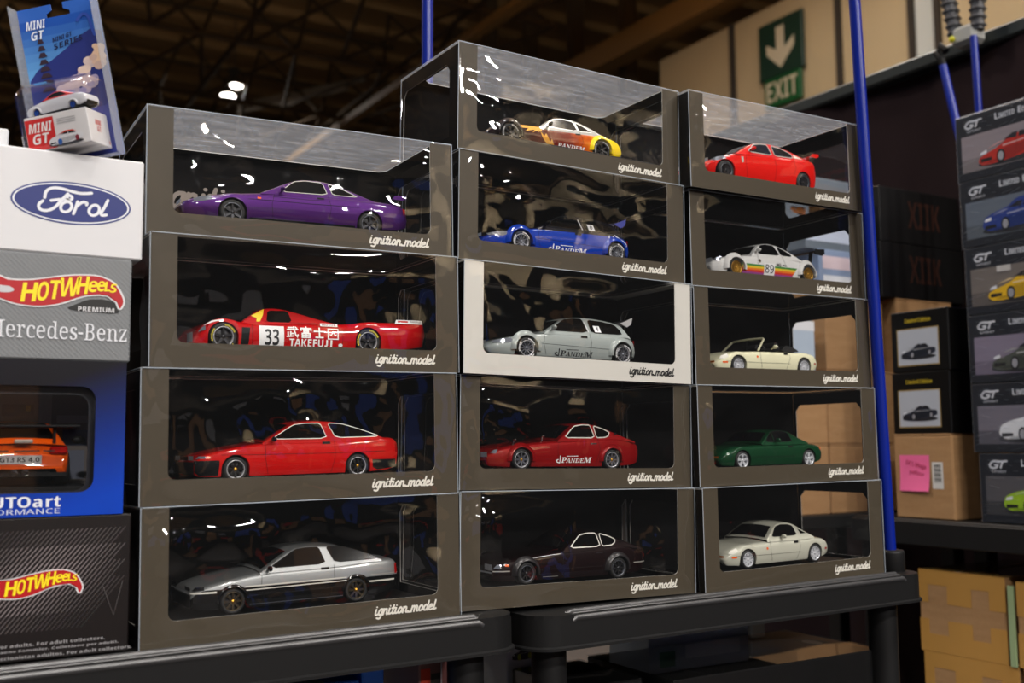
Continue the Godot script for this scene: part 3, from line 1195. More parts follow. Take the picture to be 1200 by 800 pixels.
	# flares
	if S.has("flare"):
		for q in [car.fx, car.rx]:
			var f: Array = S.flare                              # width, stand-off, material [, rear material]
			for sd in [1.0, -1.0]:
				var rows := []
				for i in 25:
					var w := lerpf(-0.12, PI + 0.12, i / 24.0)
					var row := PackedVector3Array()
					for k in 6:
						var rr: float = car.arch - 0.4 + f[0] * k / 5.0
						var p := Vector2(q - cos(w) * rr, S.r + sin(w) * rr)
						var z: float = car.side(p.x, clampf(p.y, car.und(p.x), car.top(p.x) - 2.0)) + f[1] * cos(PI / 2 * k / 5.0)
						if k == 0:
							row.append(Vector3(p.x, p.y, z - f[1] - 4.0))
						row.append(Vector3(p.x, p.y, z if k < 5 else z - 0.4))
					rows.append(row)
				var fl := G.new()
				fl.xf = Transform3D(Basis.from_scale(Vector3(K, K, K * sd)), Vector3.ZERO)
				fl.grid(rows)
				put(fl, "wheel_flare", f[3] if f.size() > 3 and q == car.rx else f[2], t)
	# seams, handles, lamps and other shapes on the near side
	if S.has("seams"):
		var sp := drape(car, 0.12)
		sp.xf = sc
		for s in S.seams:
			var pl := loc(car, s)
			var fine := PackedVector2Array()
			for i in pl.size() - 1:
				for k in 6:
					fine.append(pl[i].lerp(pl[i + 1], k / 6.0))
			fine.append(pl[pl.size() - 1])
			sp.line(fine, 0.45, Color.WHITE, false)
		put(sp, "panel_seam", trim_black, t)
	for pt in S.get("patches", []):                           # [name, material, outline]
		var dp := drape(car, pt[3] if pt.size() > 3 else 0.3)
		dp.xf = sc
		dp.poly(loc(car, pt[2]), Color.WHITE)
		put(dp, pt[0], pt[1], t)
	for ln in S.get("strips", []):                            # [name, material, width, line]
		var dp := drape(car, 0.35)
		dp.xf = sc
		var pl := loc(car, ln[3])
		var fine := PackedVector2Array()
		for i in pl.size() - 1:
			for k in 8:
				fine.append(pl[i].lerp(pl[i + 1], k / 8.0))
		fine.append(pl[pl.size() - 1])
		dp.line(fine, ln[2], Color.WHITE, false)
		put(dp, ln[0], ln[1], t)
	# nose panel: grille and lamps
	var ny: float = car.und(x0 + 6) + 3.0
	var nt: float = car.top(x0 + 1.5)
	if S.has("face"):
		var fc: Pr = Pr.new()
		fc.xf = sc
		fc.put2 = func(q: Vector2, lay: float) -> Vector3: return Vector3(car.x0 - 0.25 - lay * 0.1, q.y, q.x)
		for f in S.face:                                        # [z0, y0, z1, y1, color]
			fc.lay += 1
			fc.rect(f[0], f[1] - car.g, f[2] - f[0], f[3] - f[1], f[4])
		put(fc, "nose_panel", print_mat, t)
	if S.has("mirror"):
		var q := loc(car, S.mirror)[0]
		var mr := G.new()
		mr.xf = sc
		var mz := car.ghz(q.y) + 7.0
		mr.ball(Vector3(q.x, q.y, mz), Vector3(2.6, 2.9, 5.2), 10)
		mr.tube([Vector3(q.x + 0.5, q.y - 2.6, mz - 8.5), Vector3(q.x, q.y - 0.8, mz - 2.0)], 0.8, 6)
		put(mr, "mirror", S.get("mirror_m", S.paint), t)
	return [t, car, sc]

func add_wheel_at(t: Node, ms: Array, at: Vector3, far: bool, m_lip: Material, m_spoke: Material, m_cap: Material) -> void:
	var w := place(ms[0], "wheel", rubber, t)
	w.transform = Transform3D(Basis(Vector3.UP, PI if far else 0.0).scaled(Vector3.ONE * K), at * K)
	place(ms[1], "rim_lip", m_lip, w)
	place(ms[2], "brake_disc", disc_mat, w)
	place(ms[3], "spokes", m_spoke, w)
	place(ms[4], "centre_cap", m_cap, w)
	if ms[5]:
		place(ms[5], "tire_lettering", print_mat, w)

# ---------------------------------------------------------------- display boxes
var card_dark: StandardMaterial3D
var card_white: StandardMaterial3D
var card_black: StandardMaterial3D
var edge_white: StandardMaterial3D
var film_mat: StandardMaterial3D
var film_dusty: StandardMaterial3D
var film_milky: StandardMaterial3D
var film_edge: StandardMaterial3D
var wrap_dusty: StandardMaterial3D
var noise := FastNoiseLite.new()

func slab(g: G, outer: PackedVector2Array, hole: PackedVector2Array, z: float, th: float, cut: G = null) -> void:   # a board with an opening, z = outer face
	var o := outer.duplicate()
	if Geometry2D.is_polygon_clockwise(o):
		o.reverse()
	var rings := [o]
	var polys := [o]
	if hole.size():
		var h := hole.duplicate()
		if not Geometry2D.is_polygon_clockwise(h):
			h.reverse()
		rings.append(h)
		polys = []
		var c := Vector2.ZERO
		for q in h:
			c += q / h.size()
		h = h.duplicate()
		h.reverse()
		for e in [[-9.0, c.x], [c.x, 9.0]]:                     # two C-shaped halves, cut through the opening
			for half in Geometry2D.intersect_polygons(o, PackedVector2Array([Vector2(e[0], -9), Vector2(e[1], -9), Vector2(e[1], 9), Vector2(e[0], 9)])):
				polys.append_array(Geometry2D.clip_polygons(half, h))
	for poly: PackedVector2Array in polys:
		var t := Geometry2D.triangulate_polygon(poly)
		for i in range(0, t.size(), 3):
			var a := poly[t[i]]
			var b := poly[t[i + 1]]
			var d := poly[t[i + 2]]
			if (b - a).cross(d - a) < 0:
				var s := b
				b = d
				d = s
			g.tri(Vector3(a.x, a.y, z), Vector3(b.x, b.y, z), Vector3(d.x, d.y, z))
			g.tri(Vector3(a.x, a.y, z - th), Vector3(d.x, d.y, z - th), Vector3(b.x, b.y, z - th))
	if cut and hole.is_empty():                              # the pale cut edge of the board runs all round
		g = cut
	for ring in rings:
		if cut and ring != o:
			g = cut
		for i in ring.size():
			var a: Vector2 = ring[i]
			var b: Vector2 = ring[(i + 1) % ring.size()]
			g.quad(Vector3(a.x, a.y, z - th), Vector3(b.x, b.y, z - th), Vector3(b.x, b.y, z), Vector3(a.x, a.y, z))

func wrap_loop(x0: float, z0: float, x1: float, z1: float, r: float, step: float) -> Array:   # rounded rectangle seen from above, [point, side]
	var out := []
	var cs := [Vector2(x1 - r, z1 - r), Vector2(x1 - r, z0 + r), Vector2(x0 + r, z0 + r), Vector2(x0 + r, z1 - r)]
	for k in 4:                                               # front right, back right, back left, front left
		var a0: float = [90.0, 0.0, -90.0, -180.0][k]
		for i in 4:
			out.append([cs[k] + Vector2.from_angle(deg_to_rad(a0 - 30.0 * i)) * r, 0.0])
		var nx: Vector2 = cs[(k + 1) % 4]
		var a := deg_to_rad(a0 - 90.0)
		var p: Vector2 = cs[k] + Vector2.from_angle(a) * r
		var q: Vector2 = nx + Vector2.from_angle(a) * r
		var n := int(p.distance_to(q) / step)
		for i in range(1, n):
			out.append([p.lerp(q, float(i) / n), 1.0 if k == 3 else 0.14])
	return out

func wrap_film(g: G, w: float, h: float, d: float, amp: float, seed_at: int, step := 0.006) -> void:   # a loose clear sleeve round a box
	noise.seed = seed_at
	noise.frequency = 3.6
	var o := 0.0012
	var loop := wrap_loop(-o, -d - o, w + o, o, 0.003, step)
	var rows := []
	var ny := int(h / step)
	for e in loop:
		var p: Vector2 = e[0]
		var row := PackedVector3Array()
		for j in ny + 1:
			var y := lerpf(-0.0002, h + 0.0012, float(j) / ny)
			var q := Vector3(p.x, y, p.y)
			if e[1] > 0.0:
				var env := clampf(minf(y, h - y) / 0.03, 0.0, 1.0)
				if e[1] == 1.0:
					env *= clampf(minf(p.x, w - p.x) / 0.03, 0.0, 1.0)
				env = env * env * (3.0 - 2.0 * env)
				var b: float = (noise.get_noise_2d(p.x + p.y * 2.0, y * 1.3) * 1.5 + noise.get_noise_2d(p.x * 1.9 + 7.0, y * 2.6) * 0.2 + 0.5) * amp * e[1] * env
				q += Vector3(0, 0, maxf(b, -0.0008)) if p.y > -o else Vector3(signf(p.x - w / 2) * maxf(b, -0.0006), 0, 0)
			row.append(q)
		rows.append(row)
	rows.reverse()
	g.grid(rows, true)

func wrap_top(g: G, w: float, h: float, d: float) -> void:
	var o := 0.0012
	var top := []
	for i in 9:
		var row := PackedVector3Array()
		for j in 9:
			var x := lerpf(-o, w + o, i / 8.0)
			var z := lerpf(o, -d - o, j / 8.0)
			row.append(Vector3(x, h + 0.0012 + (noise.get_noise_2d(x * 1.3, z * 1.3 + 3.0) * 0.0005 if i % 8 and j % 8 else 0.0), z))
		top.append(row)
	g.grid(top)

var box_count := 0
func display_box(at: Transform3D, label: String, white := false, back_word := "", floor_h := 19.0, top_of_pile := false) -> Node3D:
	var t := thing("display_box", label, "display box", at, "window boxes stacked on the shelves")
	var th := 0.0009
	var m := card_white if white else card_dark
	var xl := 0.0255
	var xr := 0.3135
	var yb := 0.0245
	var g := G.new()
	var front := PackedVector2Array([Vector2(0, 0), Vector2(BW, 0), Vector2(BW, BH), Vector2(xr, BH)])
	var r := 0.0075
	for i in 6:                                                # rounded lower corners of the window
		front.append(Vector2(xr - r, yb + r) + Vector2.from_angle(-PI / 2 * i / 5.0) * r)
	for i in 6:
		front.append(Vector2(xl + r, yb + r) + Vector2.from_angle(-PI / 2 - PI / 2 * i / 5.0) * r)
	front.append_array([Vector2(xl, BH), Vector2(0, BH)])
	var cut := G.new()
	slab(g, front, PackedVector2Array(), 0.0, th, cut)
	put(g, "front_frame", m, t)
	g = G.new()                                               # top board, open from the front edge back
	g.xf = Transform3D(Basis(Vector3.RIGHT, -PI / 2), Vector3(0, BH, 0))
	cut.xf = g.xf
	var tr := 0.318
	slab(g, p2([0, 0.002, xl, 0.002, xl, 0.147 - r, xl + r, 0.147, tr - r, 0.147, tr, 0.147 - r, tr, 0.002, BW, 0.002, BW, BD, 0, BD]), PackedVector2Array(), 0.0, th, cut)
	put(g, "top_frame", card_white if white else card_black, t)
	var hole := p2([0.024, 0.02, 0.153, 0.02, 0.153, 0.104, 0.145, 0.113, 0.032, 0.113, 0.024, 0.104])
	for sd in 2:                                               # end walls with chamfered windows
		g = G.new()
		g.xf = Transform3D(Basis(Vector3.UP, PI / 2), Vector3(BW if sd else th, 0, 0))
		cut.xf = g.xf
		slab(g, p2([0.001, 0.0005, BD - 0.001, 0.0005, BD - 0.001, BH - 0.001, 0.001, BH - 0.001]), hole, 0.0, th, cut)
		put(g, "end_frame", card_black, t)
	put(cut, "cut_edge", edge_white, t)
	g = G.new()
	g.box(Vector3(th, 0.0005, -BD), Vector3(BW - th, BH - th, -BD + th))
	put(g, "back_panel", card_black, t)
	g = G.new()
	g.box(Vector3(th * 2, 0.0, -BD + 0.002), Vector3(BW - th * 2, 0.002, -th * 2))
	put(g, "bottom_panel", card_black, t)
	g = G.new()
	g.box(Vector3(0.028, 0.0022, -0.15), Vector3(0.312, floor_h * K, -0.010), 0.0015)
	put(g, "display_base", trim_black, t)
	var word := flat_print(Transform3D.IDENTITY)
	script_word(word, "ignition_model", 0.2385, 0.0092, 0.0715, sr(20, 20, 20) if white else sr(226, 222, 212), 0.24)
	put(word, "box_lettering", print_mat, t)
	if back_word:
		var bw := flat_print(Transform3D(Basis(), Vector3(0, 0, -BD + th)))
		script_word(bw, "ignition_model", 0.045 if back_word == "left" else 0.17, 0.066 if back_word == "left" else 0.075, 0.2, sr(120, 108, 98), 0.22)
		put(bw, "back_lettering", print_mat, t)
	box_count += 1
	g = G.new()
	wrap_film(g, BW, BH, BD, 0.0042 if at.origin.y > Y0 + 0.2 else 0.0075, 40 + box_count * 17)
	put(g, "clear_wrap", film_mat, t)
	g = G.new()
	wrap_top(g, BW, BH, BD)
	put(g, "clear_top", film_dusty if top_of_pile else film_mat, t)
	g = G.new()                                                # the folded, heat-sealed edges of the sleeve
	var e := 0.0011
	for q in [[Vector3(0, BH + e, e), Vector3(BW, BH + e, e)], [Vector3(-e, 0, e), Vector3(-e, BH + e, e)], [Vector3(BW + e, 0, e), Vector3(BW + e, BH + e, e)], [Vector3(-e, BH + e, e), Vector3(-e, BH + e, -BD)], [Vector3(BW + e, BH + e, e), Vector3(BW + e, BH + e, -BD)], [Vector3(-e, 0, -BD), Vector3(-e, BH + e, -BD)]]:
		g.tube(q, 0.0005, 5)
	put(g, "wrap_edge", film_edge, t)
	return t

func fr(x: float, y: float, z: float, ya: float, ro: float) -> Transform3D:
	var d := Vector3(cos(ya) * cos(ro), sin(ro), -sin(ya) * cos(ro))
	var u := Vector3(-sin(ro), cos(ro), 0)
	return Transform3D(Basis(d, u, d.cross(u)), V(x, y, z))

# ---------------------------------------------------------------- plain boxes and cartons
var cardboard: StandardMaterial3D
var cardboard_dark: StandardMaterial3D
var tape_mat: StandardMaterial3D

func carton(called: String, label: String, at: Transform3D, s: Vector3, group := "", seam_x := true) -> Node3D:   # s = width, height, depth; origin at the front lower left corner
	var t := thing(called, label, "carton", at, group)
	var g := G.new()
	g.box(Vector3(0, 0, -s.z), Vector3(s.x, s.y - 0.004, 0), 0.0025)
	put(g, "body", cardboard, t)
	for k in 2:                                                # two closing flaps with a slit between them
		g = G.new()
		if seam_x:
			g.box(Vector3(0.0005, s.y - 0.0038, -s.z / 2 + 0.001 if k else -s.z), Vector3(s.x - 0.0005, s.y, 0 if k else -s.z / 2 - 0.001), 0.001)
		else:
			g.box(Vector3(0.0005 if k else s.x / 2 + 0.001, s.y - 0.0038, -s.z), Vector3(s.x / 2 - 0.001 if k else s.x - 0.0005, s.y, 0), 0.001)
		put(g, "top_flap", cardboard, t)
	return t

func plain_box(called: String, label: String, cat: String, at: Transform3D, s: Vector3, m: Material, group := "") -> Node3D:
	var t := thing(called, label, cat, at, group)
	var g := G.new()
	g.box(Vector3(0, 0, -s.z), s * Vector3(1, 1, 0), 0.0015)
	put(g, "body", m, t)
	return t

func printed(t: Node, called: String, at: Transform3D) -> Pr:         # start a print on a face of a box; finish with put()
	return flat_print(at)

func flame_logo(p: Pr, x: float, y: float, s: float) -> void:        # a red flame badge with yellow lettering, s = width
	var outline := soften(p2([-0.3, 0.31, -0.02, 0.30, 0.03, 0.36, 0.10, 0.31, 0.30, 0.33, 0.56, 0.41, 0.78, 0.43, 0.92, 0.36, 1.0, 0.16, 0.965, 0.05, 0.94, 0.155, 0.85, 0.225, 0.68, 0.2, 0.5, 0.09, 0.34, 0.045, 0.16, 0.06, 0.02, 0.13, -0.3, 0.15]), 2, true, 0.2)
	for pass_ in 2:
		var q := PackedVector2Array()
		var src := outline if pass_ else (Geometry2D.offset_polygon(outline, 0.016)[0] as PackedVector2Array)
		for a in src:
			q.append(Vector2(x + a.x * s, y + a.y * s * 0.74))
		p.lay += 1
		p.poly(q, sr(214, 214, 216) if pass_ == 0 else sr(176, 12, 20))
	p.lay += 1
	var tongue := soften(p2([-0.3, 0.25, 0.1, 0.26, 0.16, 0.21, 0.1, 0.17, -0.3, 0.19]), 1, true)
	var tg := PackedVector2Array()
	for a in tongue:
		tg.append(Vector2(x + a.x * s, y + a.y * s * 0.74))
	p.poly(tg, sr(196, 196, 198))
	p.lay += 1
	var yel := sr(248, 222, 20)
	var parts := [["H", 0.195, 0.085, 0.11, 0.2], ["O", 0.312, 0.105, 0.082, 0.2], ["T", 0.4, 0.13, 0.083, 0.2], ["W", 0.475, 0.165, 0.15, 0.2], ["H", 0.615, 0.205, 0.085, 0.19], ["e", 0.705, 0.235, 0.07, 0.12], ["e", 0.775, 0.25, 0.06, 0.11], ["L", 0.835, 0.255, 0.045, 0.105], ["S", 0.88, 0.245, 0.05, 0.095]]
	for q in parts:
		write(p, q[0], x + q[1] * s, y + q[2] * s * 0.74, q[3] * s * 1.02, q[4] * s * 0.78, yel, "Droid Sans", true, 0.12, 0.08)

func car_picture(p: Pr, x: float, y: float, w: float, c: Color, kind := 0) -> void:   # a small printed three-quarter view of a car, nose lower left
	var P := func(a: Array) -> PackedVector2Array:
		var o := PackedVector2Array()
		for i in range(0, a.size(), 2):
			o.append(Vector2(x + a[i] * w, y + a[i + 1] * w))
		return o
	p.lay += 1
	p.ell(x + 0.5 * w, y + 0.03 * w, 0.5 * w, 0.06 * w, sr(40, 40, 44))
	p.lay += 1
	var body: Array = [[0.0, 0.08, 0.02, 0.17, 0.12, 0.24, 0.36, 0.28, 0.5, 0.36, 0.74, 0.36, 0.88, 0.28, 0.99, 0.25, 1.0, 0.14, 0.94, 0.08, 0.5, 0.03, 0.1, 0.02], [0.0, 0.06, 0.03, 0.13, 0.3, 0.21, 0.48, 0.32, 0.68, 0.33, 0.84, 0.25, 1.0, 0.23, 0.99, 0.1, 0.5, 0.02, 0.08, 0.0], [0.0, 0.08, 0.03, 0.2, 0.18, 0.26, 0.38, 0.3, 0.5, 0.4, 0.72, 0.4, 0.92, 0.26, 1.0, 0.2, 0.98, 0.1, 0.5, 0.03, 0.1, 0.02]][kind]
	p.poly(soften(P.call(body), 1, true, 0.2), c)
	p.lay += 1
	p.poly(P.call([0.38, 0.285, 0.51, 0.345, 0.58, 0.345, 0.56, 0.275]), sr(30, 33, 40))
	p.poly(P.call([0.585, 0.275, 0.605, 0.345, 0.73, 0.34, 0.8, 0.275]), sr(24, 26, 32))
	p.poly(P.call([0.03, 0.15, 0.05, 0.185, 0.13, 0.205, 0.13, 0.16]), sr(220, 222, 228))
	p.poly(P.call([0.04, 0.05, 0.2, 0.06, 0.2, 0.1, 0.04, 0.1]), sr(25, 25, 28))
	p.poly(P.call([0.2, 0.055, 0.27, 0.06, 0.29, 0.13, 0.38, 0.18, 0.78, 0.205, 0.78, 0.115, 0.5, 0.035, 0.1, 0.02]), c.lerp(Color.BLACK, 0.4))
	p.lay += 1
	p.poly(P.call([0.14, 0.215, 0.36, 0.262, 0.38, 0.272, 0.3, 0.27]), c.lerp(Color.WHITE, 0.3))
	p.line(P.call([0.545, 0.275, 0.56, 0.21, 0.55, 0.1]), 0.006 * w, c.lerp(Color.BLACK, 0.6), false)
	p.poly(P.call([0.36, 0.2, 0.9, 0.24, 0.9, 0.25, 0.36, 0.22]), c.lerp(Color.WHITE, 0.35))
	for q in [[0.33, 0.085, 0.058, 0.088], [0.83, 0.12, 0.05, 0.08]]:
		p.lay += 1
		p.ell(x + q[0] * w, y + q[1] * w, q[2] * w, q[3] * w, sr(18, 18, 20))
		p.lay += 1
		p.ell(x + q[0] * w, y + q[1] * w, q[2] * 0.68 * w, q[3] * 0.68 * w, sr(150, 150, 156))

# ---------------------------------------------------------------- the cars on show
func under_line(x0: float, x1: float, ynose: float, sill: float, ytail: float, lip := 4.0) -> Array:
	return [x0, ynose, x0 + 0.6, sill + lip, x0 + 4, sill + 1, x0 + 24, sill, x1 - 40, sill + 0.5, x1 - 14, sill + 2.5, x1 - 1.5, sill + 6, x1, ytail]

func build_cars(at: Dictionary) -> void:
	var silver := mat(Color(0.72, 0.72, 0.74), 0.28, 0.5)
	var strip_w := mat(Color(0.85, 0.84, 0.8), 0.35, 0.1)
	var bright := mat(Color(0.82, 0.83, 0.85), 0.25, 0.35)
	var steel := mat(Color(0.4, 0.41, 0.44), 0.3, 0.6)
	var gun := mat(Color(0.2, 0.2, 0.21), 0.32, 0.8)
	var bronze := mat(Color(0.3, 0.26, 0.2), 0.35, 0.8)
	var gold := mat(Color(0.83, 0.62, 0.24), 0.3, 0.9)
	var black_rim := mat(Color(0.05, 0.05, 0.055), 0.3, 0.2)
	var pearl := mat(Color(0.86, 0.85, 0.8), 0.4)
	var trim_silver := mat(Color(0.78, 0.77, 0.74), 0.3, 0.6)
	var white_p := mat(Color(0.9, 0.9, 0.9), 0.5)
	var black_gloss := paint(Color(0.03, 0.03, 0.035))
	var dk := sr(12, 12, 14)
	var lt := sr(205, 208, 214)
	# --- left stack, from the top
	var purple := paint(Color(0.27, 0.11, 0.38), 0.4)
	var c := build_car({"label": "metallic purple coupe model car with rear wing in the top left box", "paint": purple, "g": 24.0, "r": 14.0, "hw": 49.0, "fw": 95.4, "rw": 253.0,
		"deck": [43, 44, 45, 49, 60, 54, 75, 57.5, 105, 61.5, 134, 64.5, 160, 65.5, 235, 67, 277, 67, 294, 65, 299, 60, 302, 48],
		"under": under_line(43, 302, 43, 32, 46), "gh": [126, 63, 165, 82.5, 178, 85, 192, 85.5, 208, 84, 228, 78, 258, 66.5], "ws": [130, 162], "rg": [216, 254],
		"wins": [[148, 66, 165, 80, 178, 82.5, 198.5, 82, 203, 67.5], [205, 81.5, 216, 79, 230, 73, 239, 68.5, 209, 68]], "trim": trim_silver, "trim_w": 0.7, "spokes": 6, "rim": gun, "lip": steel,
		"seams": [[141, 62, 138, 50, 140, 33], [203, 66, 206, 52, 203, 34], [139, 59, 175, 59, 206, 60]], "mirror": [149, 68],
		"patches": [["headlight", lamp_clear, [54, 49.5, 60, 52, 72, 54.5, 74, 50, 64, 47.5, 55, 46]], ["marker_lamp", lamp_amber, [122, 55, 126, 55, 126, 57, 122, 57]], ["door_handle", trim_black, [190, 61, 198, 61, 198, 63, 190, 63]], ["taillight", lamp_red, [296, 52, 300.5, 52, 299.5, 60, 295, 60]]],
		"strips": [["body_crease", trim_black, 0.5, [112, 54, 180, 54.5, 240, 56]], ["side_skirt", trim_black, 2.0, [114, 33, 235, 33.5]]],
		"face": [[-38, 46, -16, 50, lt], [16, 46, 38, 50, lt], [-30, 37, 30, 43, dk]]}, at.L1)
	wing(c, purple, 282.0, 67.0, 299.0, 75.0, 43.0)
	# long-tailed racing prototype
	var red_race := paint(Color(0.7, 0.015, 0.04))
	c = build_car({"label": "red long-tailed racing prototype model numbered 33 in the second left box", "paint": red_race, "g": 20.6, "r": 14.7, "hw": 54.0, "fw": 81.8, "rw": 244.8, "shoulder": 7.0, "crown": 0.0, "gap": 1.0, "zc": 86.0,
		"deck": [52, 27, 54, 33, 58, 41, 64, 48, 72, 53, 82, 55.2, 95, 53.5, 112, 51, 135, 51.5, 165, 53, 200, 53.5, 223, 54.5, 245, 58, 270, 58.5, 290, 59, 312, 63, 317, 62.5, 318.5, 50],
		"under": [52, 26.5, 53, 24, 58, 22.5, 80, 22, 258, 22.5, 272, 25, 316, 31.5, 318.5, 40], "gh": [100, 50, 116, 62, 127, 69, 138, 71.5, 152, 71, 170, 67, 195, 60, 228, 53], "ws": [103, 124],
		"wins": [[132, 54.5, 135.5, 67.5, 158, 68, 161, 55]], "gw": 0.72, "tum": 0.5, "spokes": 5, "rim": gun, "lip": silver, "letters": sr(225, 205, 40), "ww": 17.0,
		"seams": [[112, 50, 112, 24], [206, 53, 214, 40, 213, 24], [126, 53, 206, 53]],
		"patches": [["headlight", lamp_clear, [57, 40, 60, 44, 64, 47, 64, 42]], ["fender_stripe", white_p, [62, 46.6, 70, 51.8, 82, 54.0, 82, 52.8, 71, 50.4]], ["side_vent", trim_black, [100, 28, 108, 28, 110, 46, 101, 46]], ["number_board", white_p, [119.5, 24, 146.5, 24, 146.5, 48.5, 119.5, 48.5]], ["tail_banner", white_p, [278, 57, 315, 57.5, 315, 62, 280, 61.5]], ["engine_banner", white_p, [188, 53.6, 208, 53.6, 208, 50.4, 188, 50.4]]],
		"face": [[-46, 30, -24, 40, lt], [24, 30, 46, 40, lt]]}, at.L2)
	race_marks(c)
	# hatchbacks
	var hatch := {"g": 18.9, "r": 13.1, "hw": 45.0, "fw": 102.7, "rw": 238.0,
		"deck": [61, 38, 62.5, 43, 70, 49, 100, 55.5, 135, 60.5, 170, 60.8, 210, 61, 268, 64, 284, 63.5, 288, 57, 288.5, 45, 288, 40],
		"under": under_line(61, 288, 37, 24.5, 39), "gh": [131, 60, 165, 79.5, 178, 82, 195, 82.5, 216, 81, 235, 76.5, 268, 64], "ws": [134, 162], "rg": [222, 264], "spokes": 8}
	var red_h := paint(Color(0.74, 0.04, 0.03))
	var s: Dictionary = hatch.duplicate(true)
	s.merge({"label": "bright red hatchback model car with black bumpers in the third left box", "paint": red_h, "rim": black_rim, "lip": silver, "cap": gold, "trim": trim_silver, "trim_w": 0.75,
		"wins": [[141, 62.5, 167, 77.5, 180, 79, 197.5, 79, 203, 62.5], [206, 79, 222, 78.2, 240, 73, 263, 65, 261, 63.8, 213, 63]],
		"seams": [[134, 60, 134, 42, 137, 26], [211, 61, 211, 42, 207, 26], [88, 47, 135, 46.5, 211, 46.5, 270, 47.5]], "mirror": [142, 62.5], "mirror_m": trim_black,
		"patches": [["front_bumper", trim_black, [61.5, 41.5, 86, 41.5, 86, 37, 85, 26, 66, 26, 62, 30]], ["rear_bumper", trim_black, [255, 38.5, 288, 38.5, 287.8, 30, 262, 27, 256, 30]], ["headlight", lamp_clear, [63, 43.5, 66, 46, 72, 46, 72, 43.5]], ["marker_lamp", lamp_amber, [73, 43.6, 77, 43.6, 77, 45.8, 73, 45.8]], ["door_handle", trim_black, [197, 56.5, 206, 56.5, 206, 59, 197, 59]], ["taillight", lamp_red, [284, 46, 288, 46, 288, 56, 284, 56]]],
		"face": [[-38, 42, -18, 46.5, lt], [18, 42, 38, 46.5, lt], [-16, 42, 16, 46, dk], [-40, 28, 40, 40, dk]]})
	build_car(s, at.L3)
	var silver_p := paint(Color(0.62, 0.63, 0.63), 0.55)
	s = hatch.duplicate(true)
	s.merge({"label": "silver over black hatchback model car in the lowest left box", "paint": silver_p, "lower": black_gloss, "tone": 45.0, "rim": bronze, "cap": gold, "trim": black_gloss,
		"wins": [[141, 62.5, 171, 79, 183, 80, 197.5, 79.8, 203, 62.8], [206, 80, 222, 79, 240, 74, 263, 65.3, 261, 64, 214, 63.3]],
		"seams": [[133, 60, 132, 45, 137, 26], [212, 61, 212, 45, 206, 26]], "mirror": [140, 62.5], "mirror_m": trim_black, "flare": [3.2, 1.0, black_gloss],
		"patches": [["headlight", black_gloss, [63, 45.2, 66, 48.5, 74, 48.5, 74, 45.2]], ["door_handle", trim_black, [197, 56.5, 206, 56.5, 206, 59, 197, 59]], ["taillight", lamp_red, [284, 46, 288, 46, 288, 57, 284, 57]]],
		"strips": [["bumper_strip", strip_w, 1.8, [61, 42.6, 86, 42.6]], ["side_strip", strip_w, 1.1, [115, 42.3, 226, 43.3]], ["side_strip", strip_w, 1.2, [115, 46, 226, 46.5]], ["bumper_strip", strip_w, 1.8, [251, 40, 288, 40]], ["sill_strip", steel, 0.8, [120, 27.5, 222, 27.5]], ["bumper_strip", trim_silver, 0.9, [254, 47, 288, 47]]],
		"face": [[-38, 45, -18, 48.5, dk], [18, 45, 38, 48.5, dk], [-40, 42, 40, 43.4, lt], [-40, 28, 40, 41, dk]]})
	for k in ["deck", "under", "gh", "ws", "rg", "wins", "seams"]:
		s[k] = s[k]
	s.fw = 99.2
	s.rw = 233.9
	shift(s, -3.6)
	build_car(s, at.L4)
	# --- middle stack
	var fire := func(x: float, y: float) -> Color:
		var n := noise.get_noise_2d(x * 0.018, y * 0.03) * 14.0
		var stops := [[60.0, sr(22, 12, 16)], [118.0, sr(40, 16, 18)], [150.0, sr(96, 30, 22)], [185.0, sr(120, 38, 26)], [210.0, sr(200, 84, 18)], [232.0, sr(248, 150, 20)], [246.0, sr(252, 214, 20)], [300.0, sr(252, 222, 24)]]
		var q := x + n
		for i in stops.size() - 1:
			if q < stops[i + 1][0]:
				return stops[i][1].lerp(stops[i + 1][1], clampf((q - stops[i][0]) / (stops[i + 1][0] - stops[i][0]), 0.0, 1.0))
		return stops[-1][1]
	var fire_p := paint(Color.WHITE)
	fire_p.vertex_color_use_as_albedo = true
	var yellow_p := paint(Color(0.98, 0.86, 0.05))
	var maroon_dark := paint(Color(0.09, 0.05, 0.06))
	var gold_flat := mat(Color(0.85, 0.6, 0.16), 0.4, 0.3)
